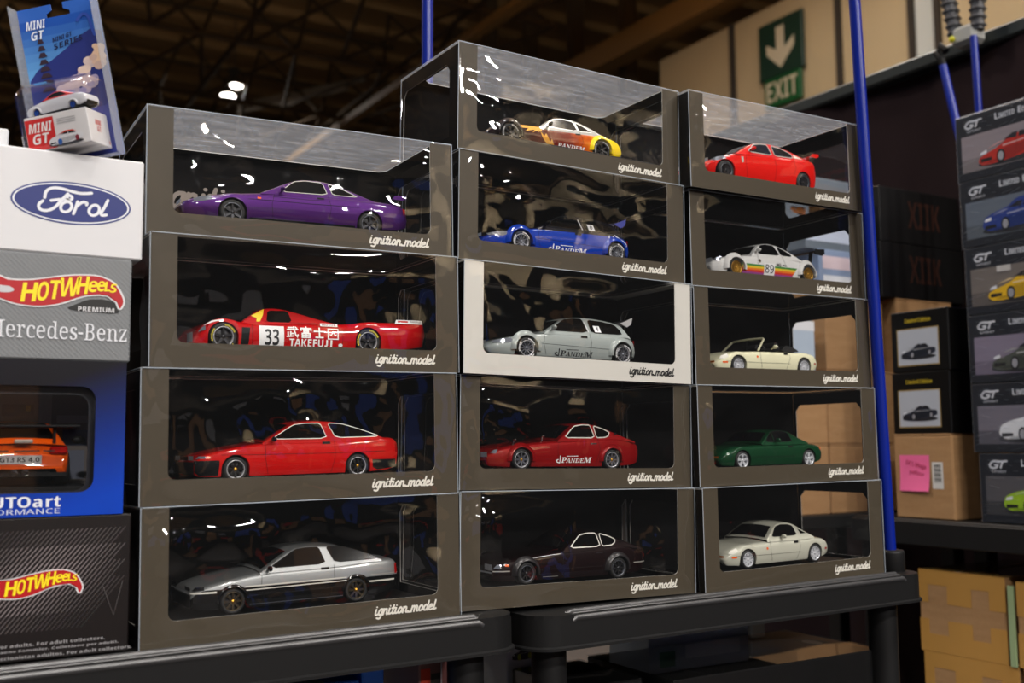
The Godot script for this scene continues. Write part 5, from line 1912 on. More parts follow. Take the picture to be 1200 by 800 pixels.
# ---------------------------------------------------------------- logo boxes and blister pack at the left
func left_stack() -> void:
	var zf := 0.012
	# black box with a striped sheen and flame badge
	var t := plain_box("logo_box", "black box with fine diagonal stripes and a flame badge, bottom of the left pile", "toy box", Transform3D(Basis(), V(0.0, -0.0033, zf)), Vector3(0.2035, 0.128, 0.13), mat(Color(0.075, 0.055, 0.055), 0.35), "logo boxes at the left edge")
	var p := flat_print(Transform3D(Basis(), Vector3.ZERO))
	for i in 44:                                               # hairline stripes, strongest in the middle
		var x := -0.02 + i * 0.0042
		for k in 6:
			var f := sin(PI * (k + 0.5) / 6.0) * exp(-pow((i - 24.0) / 12.0, 2.0))
			var a := Vector2(x + 0.0 + k * 0.0125, 0.026 + k * 0.015)
			var b := a + Vector2(0.0125, 0.015)
			if a.x > 0.005 and b.x < 0.199:
				p.line(PackedVector2Array([a, b]), 0.0009, sr(24, 20, 20).lerp(sr(150, 138, 140), f), false)
	flame_logo(p, 0.0795, 0.0535, 0.082)
	for k in 3:
		write(p, ["Collection for adults. For adult collectors.", "Fur erwachsene Sammler. Collezione per adulti.", "Para coleccionistas adultos. For adult collectors."][k], 0.06 + k * 0.004, 0.0135 - k * 0.0052, 0.122 + k * 0.008, 0.0031, sr(150, 148, 150), "Droid Sans", true)
	p.line(p2([0.179, 0.062, 0.189, 0.035, 0.1965, 0.066]), 0.0007, sr(74, 70, 70), false)
	put(p, "front_print", print_mat, t)
	# blue window box with the orange car
	t = thing("window_box", "blue and navy window box holding the orange sports car", "toy box", Transform3D(Basis(), V(0.0, 0.1249, zf)), "logo boxes at the left edge")
	var W := 0.195
	var H := 0.1432
	var D := 0.13
	var g := G.new()
	var navy := vmat(0.3)
	var shell := mat(Color(0.05, 0.06, 0.12), 0.4)
	var hole := round_rect(0.03, 0.0212, 0.168, 0.1195, 0.0125)
	slab(g, p2([0, 0, W, 0, W, H, 0, H]), hole, -0.0003, 0.0012)
	put(g, "front_panel", shell, t)
	var blue := flat_print(Transform3D(Basis(), Vector3(0, 0, -0.0003)))   # printed fade from navy to bright blue
	blue.fine = 0.007
	var bi := 0
	for piece in [[0.0, 0.0, W, 0.0212], [0.0, 0.1195, W, H], [0.0, 0.0212, 0.03, 0.1195], [0.168, 0.0212, W, 0.1195]]:
		blue.rect(piece[0], piece[1], piece[2] - piece[0], piece[3] - piece[1], Color.WHITE)
	for k in 4:
		var cx: float = [0.168, 0.03, 0.03, 0.168][k]
		var cy: float = [0.1195, 0.1195, 0.0212, 0.0212][k]
		var cc := Vector2(cx + 0.0125 * [-1, 1, 1, -1][k], cy + 0.0125 * [-1, -1, 1, 1][k])
		for i in 6:
			var a0: float = PI / 2 * (k + i / 6.0)
			blue.t2(Vector2(cx, cy), cc + Vector2.from_angle(a0) * 0.0125, cc + Vector2.from_angle(a0 + PI / 12) * 0.0125)
	for i in blue.c.size():
		var q := blue.v[i]
		blue.c[i] = sr(5, 6, 16).lerp(sr(12, 62, 178), pow(clampf(1.02 - q.y / 0.125 + (q.x - 0.14) * 3.0, 0.0, 1.0), 1.3))
	put(blue, "front_print", navy, t)
	g = G.new()
	g.box(Vector3(W - 0.0012, 0.0005, -D), Vector3(W, H, -0.0012))
	g.box(Vector3(0.0012, H - 0.0012, -D), Vector3(W - 0.0012, H, -0.0012))
	g.box(Vector3(0.0012, 0.0005, -D), Vector3(W - 0.0012, 0.0017, -0.0012))
	put(g, "shell", shell, t)
	g = G.new()                                                # the far end has a window too
	g.xf = Transform3D(Basis(Vector3.UP, PI / 2), Vector3(0.0012, 0, 0))
	slab(g, p2([0.002, 0.0017, D, 0.0017, D, H - 0.0012, 0.002, H - 0.0012]), round_rect(0.012, 0.012, D - 0.006, H - 0.012, 0.01), 0.0, 0.0012)
	put(g, "end_panel", shell, t)
	g = G.new()                                                # inner frame one step behind the window
	slab(g, p2([0.002, 0.002, W - 0.002, 0.002, W - 0.002, H - 0.002, 0.002, H - 0.002]), round_rect(0.03, 0.022, 0.164, 0.112, 0.011), -0.014, 0.001)
	put(g, "inner_frame", shell, t)
	g = G.new()
	g.box(Vector3(0.0014, 0.0017, -D), Vector3(W - 0.0014, H - 0.0014, -D + 0.001))
	put(g, "back_panel", mat(Color(0.66, 0.62, 0.6), 0.6), t)
	p = flat_print(Transform3D(Basis(), Vector3(0, 0, -D + 0.001)))
	for q in [[0.05, 0.08, 0.02, 0.045, sr(188, 180, 172)], [0.135, 0.07, 0.012, 0.06, sr(215, 212, 208)], [0.15, 0.03, 0.03, 0.03, sr(160, 166, 188)], [0.1, 0.095, 0.03, 0.012, sr(150, 140, 132)], [0.158, 0.065, 0.025, 0.016, sr(120, 132, 170)], [0.152, 0.088, 0.03, 0.008, sr(200, 198, 196)], [0.122, 0.1, 0.005, 0.006, sr(210, 180, 40)]]:
		p.rect(q[0], q[1], q[2], q[3], q[4])
		p.lay += 1
	put(p, "backdrop_print", print_mat, t)
	g = G.new()
	g.box(Vector3(0.02, 0.0018, -0.12), Vector3(W - 0.02, 0.026, -0.022), 0.001)
	put(g, "display_base", trim_black, t)
	p = flat_print(Transform3D(Basis(), Vector3.ZERO))
	write(p, "AUTOart", 0.0695, 0.0086, 0.0705, 0.0098, sr(222, 224, 232), "Droid Sans", true)
	write(p, "PERFORMANCE", 0.06, 0.0026, 0.0795, 0.0046, sr(206, 210, 226), "Droid Sans", false)
	put(p, "lettering", print_mat, t)
	g = G.new()
	g.quad(Vector3(0.028, 0.019, -0.0016), Vector3(0.17, 0.019, -0.0016), Vector3(0.17, 0.121, -0.0016), Vector3(0.028, 0.121, -0.0016))
	put(g, "window_pane", film_mat, t)
	orange_car(V(0.108, 0.1249 + 0.026, zf - 0.035))
	# grey pinstripe box
	t = plain_box("logo_box", "grey pinstriped box with a flame badge and white car maker lettering", "toy box", Transform3D(Basis(), V(0.0, 0.2684, zf)), Vector3(0.1975, 0.0995, 0.11), mat(Color(0.47, 0.48, 0.49), 0.4), "logo boxes at the left edge")
	p = flat_print(Transform3D(Basis(), Vector3.ZERO))
	for i in 62:
		var x := -0.09 + i * 0.0046
		var a := Vector2(x, 0.0985)
		var b := Vector2(x + 0.098, 0.0005)
		b = Vector2(x + 0.0965, 0.002)
		a.y = 0.0975
		if b.x < 0.004 or a.x > 0.193:
			continue
		if a.x < 0.001:
			a = a.lerp(b, (0.001 - a.x) / 0.098)
		if b.x > 0.1965:
			b = a.lerp(b, (0.1965 - a.x) / (b.x - a.x))
		p.line(PackedVector2Array([a, b]), 0.0016, sr(124, 127, 130), false)
	p.lay = 3
	p.poly(soften(p2([0.137, 0.0478, 0.186, 0.0455, 0.1865, 0.056, 0.172, 0.0595, 0.158, 0.0585]), 1, true, 0.15), sr(14, 14, 16))
	p.lay = 8
	write(p, "PREMIUM", 0.1495, 0.0468, 0.0325, 0.0044, sr(205, 205, 208), "Droid Sans", true)
	p.lay = 4
	flame_logo(p, 0.0775, 0.0455, 0.1135)
	write(p, "Mercedes-Benz", 0.0725, 0.0195, 0.1215, 0.0165, sr(218, 220, 226), "Droid Serif", false)
	put(p, "front_print", print_mat, t)
	# white box with the blue oval
	t = plain_box("logo_box", "white box with a large blue oval script badge, top of the left pile", "toy box", Transform3D(Basis(), V(0.0, 0.3681, zf)), Vector3(0.2065, 0.0978, 0.12), mat(Color(0.84, 0.84, 0.85), 0.5), "logo boxes at the left edge")
	p = flat_print(Transform3D(Basis(), Vector3.ZERO))
	var oc := Vector2(0.1415, 0.0494)
	for q in [[0.0532, 0.0203, sr(20, 42, 120)], [0.0516, 0.0189, sr(226, 228, 234)], [0.0500, 0.0176, sr(14, 36, 112)]]:
		p.ell(oc.x, oc.y, q[0], q[1], q[2], 64)
		p.lay += 1
	var to := func(px: float, py: float) -> Vector2:              # from the tracing of the badge to metres on the box
		var x := px / 4.0
		return Vector2(oc.x + (x - 83.3) * 0.000766, oc.y - (150.0 + py / 4.0 - 239.8 - 0.085 * (x - 83.3)) * 0.00084)
	for st in [[207, 335, 210, 306, 235, 290, 275, 290, 325, 304, 372, 315, 422, 311], [312, 316, 280, 350, 254, 382, 217, 397, 184, 389, 179, 366, 199, 350], [236, 348, 285, 341, 328, 345, 333, 330, 318, 322, 306, 332, 316, 345], [358, 352, 350, 380, 340, 407], [352, 374, 380, 351, 403, 357, 400, 366], [500, 343, 484, 378, 466, 404, 472, 414, 494, 411]]:
		var q := PackedVector2Array()
		for i in range(0, st.size(), 2):
			q.append(to.call(st[i], st[i + 1]))
		p.line(soften(q, 2), 0.0027, sr(226, 228, 234))
	for ring in [[306, 376, 25, 23], [436, 390, 24, 24]]:
		var q := PackedVector2Array()
		for i in 25:
			q.append(to.call(ring[0] + ring[2] * cos(TAU * i / 24.0) - 4.0 * sin(TAU * i / 24.0), ring[1] + ring[3] * sin(TAU * i / 24.0)))
		p.line(q, 0.0026, sr(226, 228, 234))
	put(p, "oval_badge", print_mat, t)
	# a small white box and the blister pack on top
	plain_box("small_white_box", "plain white carton corner behind the blister pack", "toy box", Transform3D(Basis(), V(0.02, 0.4661, -0.02)), Vector3(0.068, 0.024, 0.08), mat(Color(0.82, 0.83, 0.84), 0.5))
	blister()
	# something pink and grey between the piles
	t = thing("wrapped_parcel", "pink and tan wrapped parcel in the dark gap left of the boxes", "parcel", Transform3D(Basis(), V(0.215, 0.0005, -0.19)))
	g = G.new()
	g.box(Vector3(0, 0, -0.16), Vector3(0.09, 0.155, 0), 0.004)
	put(g, "base", trim_black, t)
	g = G.new()
	g.box(Vector3(0.002, 0.155, -0.158), Vector3(0.088, 0.235, -0.002), 0.012)
	put(g, "pink_layer", mat(Color(0.62, 0.26, 0.26), 0.7), t)
	g = G.new()
	g.box(Vector3(0.002, 0.235, -0.158), Vector3(0.088, 0.275, -0.002), 0.012)
	put(g, "tan_layer", mat(Color(0.55, 0.43, 0.38), 0.6), t)

func orange_car(at: Vector3) -> void:
	# seen from behind: the car points away from the viewer
	var orange := paint(Color(0.9, 0.33, 0.02))
	var s := {"label": "orange sports car model with black rear wing inside the blue window box", "paint": orange, "g": 0.0, "r": 17.0, "hw": 47.0, "fw": 30.0, "rw": 78.0, "nose": 0.8, "zc": 0.0, "crown": 3.0, "shoulder": 8.0,
		"deck": [0, 22, 2, 28, 12, 34, 30, 38, 50, 40, 70, 41, 90, 40, 99, 36, 103, 29, 104, 20], "under": [0, 20, 1, 12, 4, 9, 30, 8, 75, 8, 98, 10, 102, 14, 104, 19],
		"gh": [22, 36, 40, 57, 50, 62, 58, 62.5, 70, 59, 94, 40], "ws": [25, 40], "rg": [66, 88], "wins": [[34, 43, 43, 56, 55, 58, 62, 44]], "spokes": 5, "rim": trim_black, "gw": 0.86, "tum": 0.5}
	var c := build_car(s, Transform3D(Basis(Vector3.UP, PI / 2 * 3.0), at + Vector3(0, 0, -0.052)) * Transform3D(Basis(), Vector3(-0.052, 0, 0)))
	var root: Node3D = c[0]
	root.name = numbered("sports_car")
	root.set_meta("group", "cars in the left hand packs")
	var car: Car = c[1]
	var f := func(x: float) -> Transform3D:                     # a plane behind the tail: x right as seen from behind
		return Transform3D(Basis(Vector3(0, 0, -1), Vector3.UP, Vector3(1, 0, 0)), Vector3(x * K, 0, 0))
	var xe := car.x1 + 0.3
	var p := flat_print(f.call(xe))
	p.rect(-0.019, 0.0215, 0.038, 0.008, sr(226, 226, 224))
	p.lay = 1
	write(p, "GT3 RS 4.0", -0.017, 0.0232, 0.034, 0.0046, sr(20, 20, 22), "Droid Sans", true)
	p.lay = 0
	for q in [[-0.03, 0.033, 0.02, 0.0012], [-0.005, 0.033, 0.022, 0.0012], [0.02, 0.033, 0.01, 0.0012]]:
		p.rect(q[0], q[1], q[2], q[3], sr(20, 14, 12))
	put(p, "plate_and_vents", print_mat, root)
	var g := G.new()
	g.box(Vector3((xe - 1.5) * K, 0.009, -0.042), Vector3((xe + 0.2) * K, 0.0135, 0.042), 0.0008)
	put(g, "diffuser", trim_black, root)
	for z in [-0.005, 0.005]:
		g = G.new()
		g.xf = Transform3D(Basis(Vector3.UP, PI / 2), Vector3(xe * K, 0.0135, z))
		g.lathe([[0.0022, -0.004], [0.0036, -0.004], [0.0036, 0.002], [0.0026, 0.002], [0.0024, -0.003], [0.0, -0.003]], 14)
		put(g, "exhaust", chrome, root)
	for z in [-1.0, 1.0]:
		g = G.new()
		g.box(Vector3((xe - 4) * K, 0.0305, 0.034 * z - 0.008), Vector3((xe + 0.1) * K, 0.0375, 0.034 * z + 0.008), 0.0015)
		put(g, "taillight", lamp_red, root)
		g = G.new()
		g.box(Vector3(0.088, 0.04, 0.024 * z - 0.001), Vector3(0.096, 0.055, 0.024 * z + 0.001))
		put(g, "wing_post", trim_black, root)
		g = G.new()
		g.ball(Vector3(0.045, 0.044, 0.052 * z), Vector3(0.003, 0.0035, 0.0065), 10)
		put(g, "mirror", trim_black, root)
	g = G.new()
	g.box(Vector3(0.086, 0.0545, -0.045), Vector3(0.102, 0.057, 0.045), 0.001)
	put(g, "rear_wing", trim_black, root)
	g = G.new()
	g.box(Vector3((xe - 6) * K, 0.0408, -0.011), Vector3((xe + 0.25) * K, 0.0445, 0.005), 0.0008)
	put(g, "tail_badge", mat(Color(0.7, 0.68, 0.64), 0.4), root)

func blister() -> void:
	var base := Transform3D(Basis(Vector3.BACK, 0.2) * Basis(Vector3.UP, -0.62), V(0.157, 0.4685, -0.022))
	var t := thing("blister_pack", "hanging blister pack with mountain print leaning on the white oval badge box", "blister pack", base)
	var g := G.new()
	var W := 0.041
	var H := 0.158
	var outline := p2([-W, 0, W, 0, W, H, 0.006, H, 0.006, H - 0.006, 0.012, H - 0.009, 0.012, H - 0.013, -0.012, H - 0.013, -0.012, H - 0.009, -0.006, H - 0.006, -0.006, H, -W, H])
	g.prism(outline, -0.0008, 0.0)
	put(g, "backing_card", mat(Color(0.2, 0.4, 0.75), 0.4), t)
	var p := flat_print(Transform3D.IDENTITY)
	p.col = sr(60, 130, 205)
	for i in 10:                                               # printed sky from deep blue to pale
		var y := 0.066 + i * 0.0078
		p.rect(-W, y, W * 2, 0.0078 if i < 9 else 0.009, sr(112, 178, 226).lerp(sr(30, 84, 176), i / 9.0))
	p.rect(-W, 0.0, W * 2, 0.067, sr(54, 66, 150))
	p.lay = 1
	p.poly(soften(p2([-W, 0.086, -0.03, 0.097, -0.014, 0.104, 0.003, 0.113, 0.018, 0.122, 0.03, 0.127, W, 0.122, W, 0.05, -W, 0.05]), 1, true, 0.12), sr(42, 52, 122))
	p.lay = 2
	var rng := RandomNumberGenerator.new()
	rng.seed = 21
	for k in 110:                                              # printed cloud bank, rising to the right
		var f := rng.randf()
		var q := Vector2(lerpf(-0.016, 0.036, f), lerpf(0.068, 0.112, f * f) + rng.randf_range(-0.018, 0.006))
		var r := rng.randf_range(0.0025, 0.0065)
		var shade := clampf((q.y - 0.062) / 0.04 + rng.randf_range(-0.3, 0.3), 0.0, 1.0)
		p.ell(clampf(q.x, -W + r, W - r), q.y, r, r * 0.75, sr(150, 142, 186).lerp(sr(240, 214, 190), shade).lerp(sr(226, 170, 110), 0.35 if f > 0.8 else 0.0), 10)
		p.lay += 0.02
	p.lay = 5
	for k in 8:                                                # pagoda
		var y := 0.074 + k * 0.0068
		var w := 0.0072 - k * 0.00055
		p.poly(p2([-0.0225 - w, y, -0.0225 + w, y, -0.0225 + w * 0.5, y + 0.0046, -0.0225 - w * 0.5, y + 0.0046]), sr(54, 42, 54))
	p.line(p2([-0.0225, 0.128, -0.0225, 0.137]), 0.0009, sr(54, 42, 54), false)
	write(p, "MINI", -0.0345, 0.1365, 0.019, 0.0085, sr(235, 240, 250), "Droid Sans", true, 0.2)
	write(p, "GT", -0.0315, 0.126, 0.0125, 0.0085, sr(235, 240, 250), "Droid Sans", true, 0.2)
	for k in 2:
		write(p, ["MINI GT", "SERIES"][k], -0.01, 0.1205 - k * 0.0075, [0.02, 0.03][k], [0.0042, 0.0055][k], sr(30, 36, 70), "Droid Sans", true, 0.1, 0.15)
	p.line(soften(p2([0.018, 0.137, 0.024, 0.143, 0.03, 0.14, 0.031, 0.13, 0.033, 0.12]), 2), 0.003, sr(50, 80, 170))
	put(p, "card_print", print_mat, t)
	# clear shell: side flange round the card and a bubble over the lower half
	g = G.new()
	for e in [[Vector3(W - 0.0002, 0, -0.001), Vector3(W + 0.0006, H, 0.017)], [Vector3(-W - 0.0006, 0, -0.001), Vector3(-W + 0.0002, H, 0.017)], [Vector3(-W, -0.0006, -0.001), Vector3(W, 0.0, 0.012)]]:
		g.box(e[0], e[1])
	put(g, "clear_flange", film_milky, t)
	g = G.new()
	noise.seed = 77
	noise.frequency = 60.0
	var rows := []
	for e in [[0.0, 0.039, 0.004, 0.076], [0.006, 0.038, 0.005, 0.075], [0.036, 0.037, 0.005, 0.073], [0.046, 0.036, 0.006, 0.066], [0.05, 0.032, 0.01, 0.06]]:
		var row := PackedVector3Array()
		var rr := round_rect(-e[1], e[2], e[1], e[3], 0.006, 3)
		for q in rr:
			row.append(Vector3(q.x, q.y + noise.get_noise_2d(q.x, q.y) * 0.001, e[0]))
		row.append(row[0])
		rows.append(row)
	rows.reverse()
	g.grid(rows)
	var cap := PackedVector2Array()
	for q in round_rect(-0.032, 0.01, 0.032, 0.06, 0.006, 3):
		cap.append(q)
	g.prism(cap, 0.0498, 0.0501)
	put(g, "clear_bubble", film_mat, t)
	# the paper box and the small car inside the bubble
	var bt := thing("small_car_box", "small red and white card box inside the blister pack", "toy box", base * Transform3D(Basis(), Vector3(-0.031, 0.0062, 0.0465)))
	g = G.new()
	g.box(Vector3(0, 0, -0.043), Vector3(0.062, 0.033, 0), 0.0006)
	put(g, "body", mat(Color(0.86, 0.85, 0.85), 0.5), bt)
	p = flat_print(Transform3D.IDENTITY)
	p.rect(0.0006, 0.0006, 0.028, 0.0298, sr(206, 36, 34))
	p.lay = 1
	write(p, "MINI", 0.003, 0.0175, 0.022, 0.009, sr(240, 238, 236), "Droid Sans", true, 0.2)
	write(p, "GT", 0.005, 0.0065, 0.0155, 0.0095, sr(240, 238, 236), "Droid Sans", true, 0.2)
	for k in 3:
		p.line(p2([0.032, 0.0265 - k * 0.002, 0.05, 0.0265 - k * 0.002]), 0.0007, sr(160, 160, 165), false)
	car_picture(p, 0.021, 0.002, 0.034, sr(222, 222, 226))
	p.lay += 1
	p.poly(p2([0.031, 0.0115, 0.0385, 0.0145, 0.046, 0.0143, 0.05, 0.0115, 0.046, 0.0132, 0.039, 0.0132]), sr(210, 60, 40))
	p.ell(0.0322, 0.0049, 0.0021, 0.003, sr(30, 90, 170), 12)
	p.ell(0.0492, 0.0061, 0.0018, 0.0027, sr(130, 30, 50), 12)
	put(p, "front_print", print_mat, bt)
	p = flat_print(Transform3D(Basis(Vector3.UP, PI / 2), Vector3(0.062, 0, 0)))
	p.xf = Transform3D.IDENTITY
	write(p, "MINI", 0.014, 0.019, 0.012, 0.005, sr(205, 60, 50), "Droid Sans", true, 0.2)
	write(p, "GT", 0.016, 0.0125, 0.008, 0.005, sr(205, 60, 50), "Droid Sans", true, 0.2)
	p.rect(0.038, 0.003, 0.0025, 0.003, sr(220, 150, 150))
	put(p, "end_print", print_mat, bt)
	var white := paint(Color(0.82, 0.82, 0.84))
	var s := {"label": "tiny white car with red roof and blue wheels in the blister pack", "paint": white, "roof": paint(Color(0.75, 0.12, 0.08)), "g": 0.0, "r": 13.0, "hw": 45.0, "fw": 42.0, "rw": 180.0, "zc": 0.0,
		"deck": [0, 22, 2, 30, 20, 38, 60, 46, 80, 49, 150, 51, 200, 50, 222, 46, 226, 36, 227, 26], "under": [0, 20, 1, 12, 10, 8, 60, 8, 160, 8, 210, 10, 225, 16, 227, 24],
		"gh": [70, 48, 104, 70, 120, 72, 140, 71, 190, 50], "ws": [75, 102], "rg": [150, 185], "wins": [[86, 51, 106, 67, 136, 67, 162, 52]], "spokes": 5, "rim": paint(Color(0.05, 0.3, 0.7)), "flare": [6.0, 3.0, white]}
	var c := build_car(s, base * Transform3D(Basis(Vector3.UP, -0.15).scaled(Vector3.ONE * 0.285), Vector3(-0.03, 0.0402, 0.026)))
	(c[0] as Node3D).name = numbered("toy_car")
	(c[0] as Node3D).set_meta("group", "cars in the left hand packs")

# ---------------------------------------------------------------- cartons, shrink-wrapped boxes and drapery at the right
func facing_left(y: float, z: float, x := 1.85) -> Transform3D:      # a box whose front looks along -x, its left edge at z
	return Transform3D(Basis(Vector3.UP, -PI / 2), V(x, y, z))

func right_side() -> void:
	var plastic := mat(Color(0.05, 0.05, 0.052), 0.5)
	# side shelf and the table behind
	var t := thing("side_shelf", "low black shelf under the shrink-wrapped boxes at the right edge", "shelf", Transform3D(Basis(), V(1.83, 0.0285, -0.55)))
	var g := G.new()
	g.box(Vector3(0, -0.02, 0), Vector3(0.45, 0.0, 1.3), 0.003)
	put(g, "deck", plastic, t)
	g = G.new()
	g.box(Vector3(-0.008, -0.052, 0), Vector3(0.0, -0.004, 1.3), 0.002)
	put(g, "edge_lip", plastic, t)
	for q in [0.03, 1.26]:
		for x in [0.03, 0.41]:
			g = G.new()
			g.box(Vector3(x - 0.02, -1.2765, q - 0.02), Vector3(x + 0.02, -0.02, q + 0.02), 0.004)
			put(g, "leg", plastic, t)
	g = G.new()
	g.box(Vector3(0.0, -0.455, 0), Vector3(0.45, -0.43, 1.3), 0.003)
	put(g, "lower_deck", plastic, t)
	t = thing("back_table", "black table behind the right hand stack carrying plain cartons", "table", Transform3D(Basis(), V(1.55, 0.0285, -1.0)))
	g = G.new()
	g.box(Vector3(0, -0.03, 0), Vector3(0.72, 0.0, 0.42), 0.003)
	put(g, "tabletop", plastic, t)
	for x in [0.03, 0.69]:
		for z in [0.03, 0.39]:
			g = G.new()
			g.box(Vector3(x - 0.02, -1.2765, z - 0.02), Vector3(x + 0.02, -0.03, z + 0.02), 0.003)
			put(g, "leg", plastic, t)
	# plain cartons on the table, seen past and through the right hand boxes
	var zb := -0.6
	carton("plain_carton", "plain tan carton at the foot of the left pile behind the right stack", Transform3D(Basis(), V(1.70, 0.0287, zb)), Vector3(0.118, 0.154, 0.3), "plain cartons on the back table", false)
	carton("plain_carton", "plain tan carton second in the left pile behind the right stack", Transform3D(Basis(), V(1.703, 0.1829, zb)), Vector3(0.115, 0.145, 0.3), "plain cartons on the back table", false)
	carton("plain_carton", "plain tan carton at the foot of the middle pile behind the blue pole", Transform3D(Basis(), V(1.822, 0.0287, zb)), Vector3(0.235, 0.154, 0.3), "plain cartons on the back table", true)
	carton("plain_carton", "plain tan carton second in the middle pile behind the blue pole", Transform3D(Basis(), V(1.82, 0.1829, zb)), Vector3(0.24, 0.166, 0.3), "plain cartons on the back table", true)
	carton("plain_carton", "plain tan carton topmost in the middle pile behind the blue pole", Transform3D(Basis(), V(1.823, 0.3491, zb)), Vector3(0.19, 0.16, 0.3), "plain cartons on the back table", true)
	carton("tall_carton", "tall tan carton under the black boxes beside the drape", Transform3D(Basis(), V(2.062, 0.0287, zb)), Vector3(0.206, 0.4985, 0.3), "plain cartons on the back table", true)
	# small printed packs on those cartons
	var pale := mat(Color(0.72, 0.78, 0.85), 0.4)
	var p: Pr
	t = plain_box("picture_box", "pale blue box with a small orange car picture seen through the cream roadster box", "toy box", Transform3D(Basis(), V(1.706, 0.3281, zb - 0.01)), Vector3(0.09, 0.13, 0.2), pale)
	p = flat_print(Transform3D.IDENTITY)
	p.rect(0.0, 0.108, 0.09, 0.021, sr(232, 234, 238))
	car_picture(p, 0.03, 0.03, 0.05, sr(214, 124, 40))
	put(p, "front_print", print_mat, t)
	t = plain_box("picture_box", "blue and white pack seen through the end of the white racing car box", "toy box", Transform3D(Basis(), V(1.83, 0.5095, zb - 0.02)), Vector3(0.115, 0.12, 0.22), mat(Color(0.55, 0.62, 0.74), 0.35))
	p = flat_print(Transform3D.IDENTITY)
	p.rect(0.012, 0.01, 0.09, 0.05, sr(228, 232, 240))
	p.rect(0.012, 0.075, 0.09, 0.03, sr(226, 206, 214))
	p.lay = 1
	p.rect(0.05, 0.014, 0.05, 0.026, sr(70, 110, 200))
	put(p, "front_print", print_mat, t)
	t = plain_box("picture_box", "grey blue pack on top, seen through the end of the scarlet saloon box", "toy box", Transform3D(Basis(), V(1.80, 0.6297, zb - 0.03)), Vector3(0.16, 0.17, 0.2), mat(Color(0.42, 0.46, 0.5), 0.3))
	p = flat_print(Transform3D.IDENTITY)
	p.poly(p2([0.0, 0.02, 0.16, 0.02, 0.16, 0.06, 0.1, 0.08, 0.04, 0.06, 0.0, 0.09]), sr(196, 206, 226))
	p.poly(p2([0.02, 0.1, 0.08, 0.14, 0.15, 0.12, 0.15, 0.15, 0.02, 0.16]), sr(110, 114, 120))
	put(p, "front_print", print_mat, t)
	# black boxes with faint numerals
	for k in 2:
		t = plain_box("black_box", ["lower of two black boxes with faint bronze numerals beside the blue pole", "upper of two black boxes with faint bronze numerals beside the blue pole"][k], "toy box", Transform3D(Basis(), V(2.016 + k * 0.003, 0.5275 + k * 0.1345, zb)), Vector3(0.305, 0.134, 0.28), mat(Color(0.045, 0.042, 0.042), 0.4), "black boxes on the tall carton")
		p = flat_print(Transform3D.IDENTITY)
		write(p, "XIIK", 0.1, 0.04, 0.12, 0.066, sr(48, 28, 20), "Droid Sans", true)
		put(p, "numerals", print_mat, t)
	# carton with a pink note, two limited edition boxes on it
	t = carton("note_carton", "tan carton with a pink sticky note and barcode label", facing_left(0.0288, -0.45), Vector3(0.142, 0.174, 0.3), "", false)
	p = flat_print(Transform3D.IDENTITY)
	p.rect(0.0925, 0.062, 0.026, 0.054, sr(214, 212, 206))
	p.lay = 1
	for k in 12:
		p.rect(0.097, 0.075 + k * 0.0031, 0.017, 0.0018 if k % 3 else 0.0009, sr(40, 38, 38))
	put(p, "barcode_label", print_mat, t)
	g = G.new()
	var rows := []
	for i in 8:
		var row := PackedVector3Array()
		for j in 7:
			var x := 0.014 + 0.073 * i / 7.0
			var y := 0.056 + 0.074 * j / 6.0
			row.append(Vector3(x, y, 0.0006 + 0.006 * pow(maxf(0.0, 1.0 - j / 4.0), 2.0) * (0.5 + 0.5 * i / 7.0)))
		rows.append(row)
	g.grid(rows)
	put(g, "pink_note", mat(Color(0.95, 0.42, 0.62), 0.8), t)
	p = flat_print(Transform3D(Basis(), Vector3(0, 0, 0.0012)))
	write(p, "DCS Maga", 0.03, 0.108, 0.048, 0.012, sr(170, 40, 70), "Droid Sans", false, 0.1, -0.2)
	write(p, "yellow", 0.036, 0.09, 0.036, 0.012, sr(170, 40, 70), "Droid Sans", false, 0.2, -0.2)
	put(p, "handwriting", print_mat, t)
	for k in 2:
		t = plain_box("limited_box", ["black limited edition box with a dark roadster picture, on the pink note carton", "black limited edition box with a dark roadster picture, under the black numeral boxes"][k], "toy box", facing_left(0.2031 + k * 0.1287, -0.448 + k * 0.003), Vector3(0.142, 0.128, 0.16), mat(Color(0.035, 0.032, 0.03), 0.35), "limited edition boxes")
		p = flat_print(Transform3D.IDENTITY)
		write(p, "Limited Edition", 0.036, 0.104, 0.064, 0.0085, sr(206, 178, 40), "Droid Serif", true)
		p.rect(0.0145, 0.0125, 0.104, 0.079, sr(150, 124, 72))
		p.lay = 1
		p.rect(0.017, 0.015, 0.099, 0.074, sr(178, 182, 190))
		car_picture(p, 0.024, 0.028, 0.086, sr(38, 42, 54), 1)
		put(p, "front_print", print_mat, t)
	# shrink-wrapped limited edition pile at the frame's edge
	var cols := [sr(150, 186, 40), sr(214, 216, 220), sr(74, 78, 70), sr(226, 178, 24), sr(36, 56, 130), sr(176, 42, 32)]
	var what := ["lime green", "white", "dark grey", "yellow", "blue and white", "red"]
	var wrap := film(0.06, 0.03)
	for k in 6:
		var off: float = [0.010, 0.0, 0.0, 0.0, -0.004, -0.006][k]
		t = plain_box("wrapped_box", "shrink-wrapped grey box with a %s sports car picture in the right edge pile" % what[k], "toy box", facing_left(0.0295 + k * 0.1352, -0.262 - off * -1.0 + 0.004), Vector3(0.335, 0.133, 0.15), mat(Color(0.12, 0.13, 0.155), 0.4), "shrink-wrapped boxes at the right edge")
		p = flat_print(Transform3D.IDENTITY)
		p.rect(0.012, 0.016, 0.31, 0.074, [sr(82, 80, 84), sr(112, 108, 120), sr(128, 120, 138), sr(112, 104, 98), sr(96, 104, 116), sr(140, 130, 134)][k])
		p.lay = 1
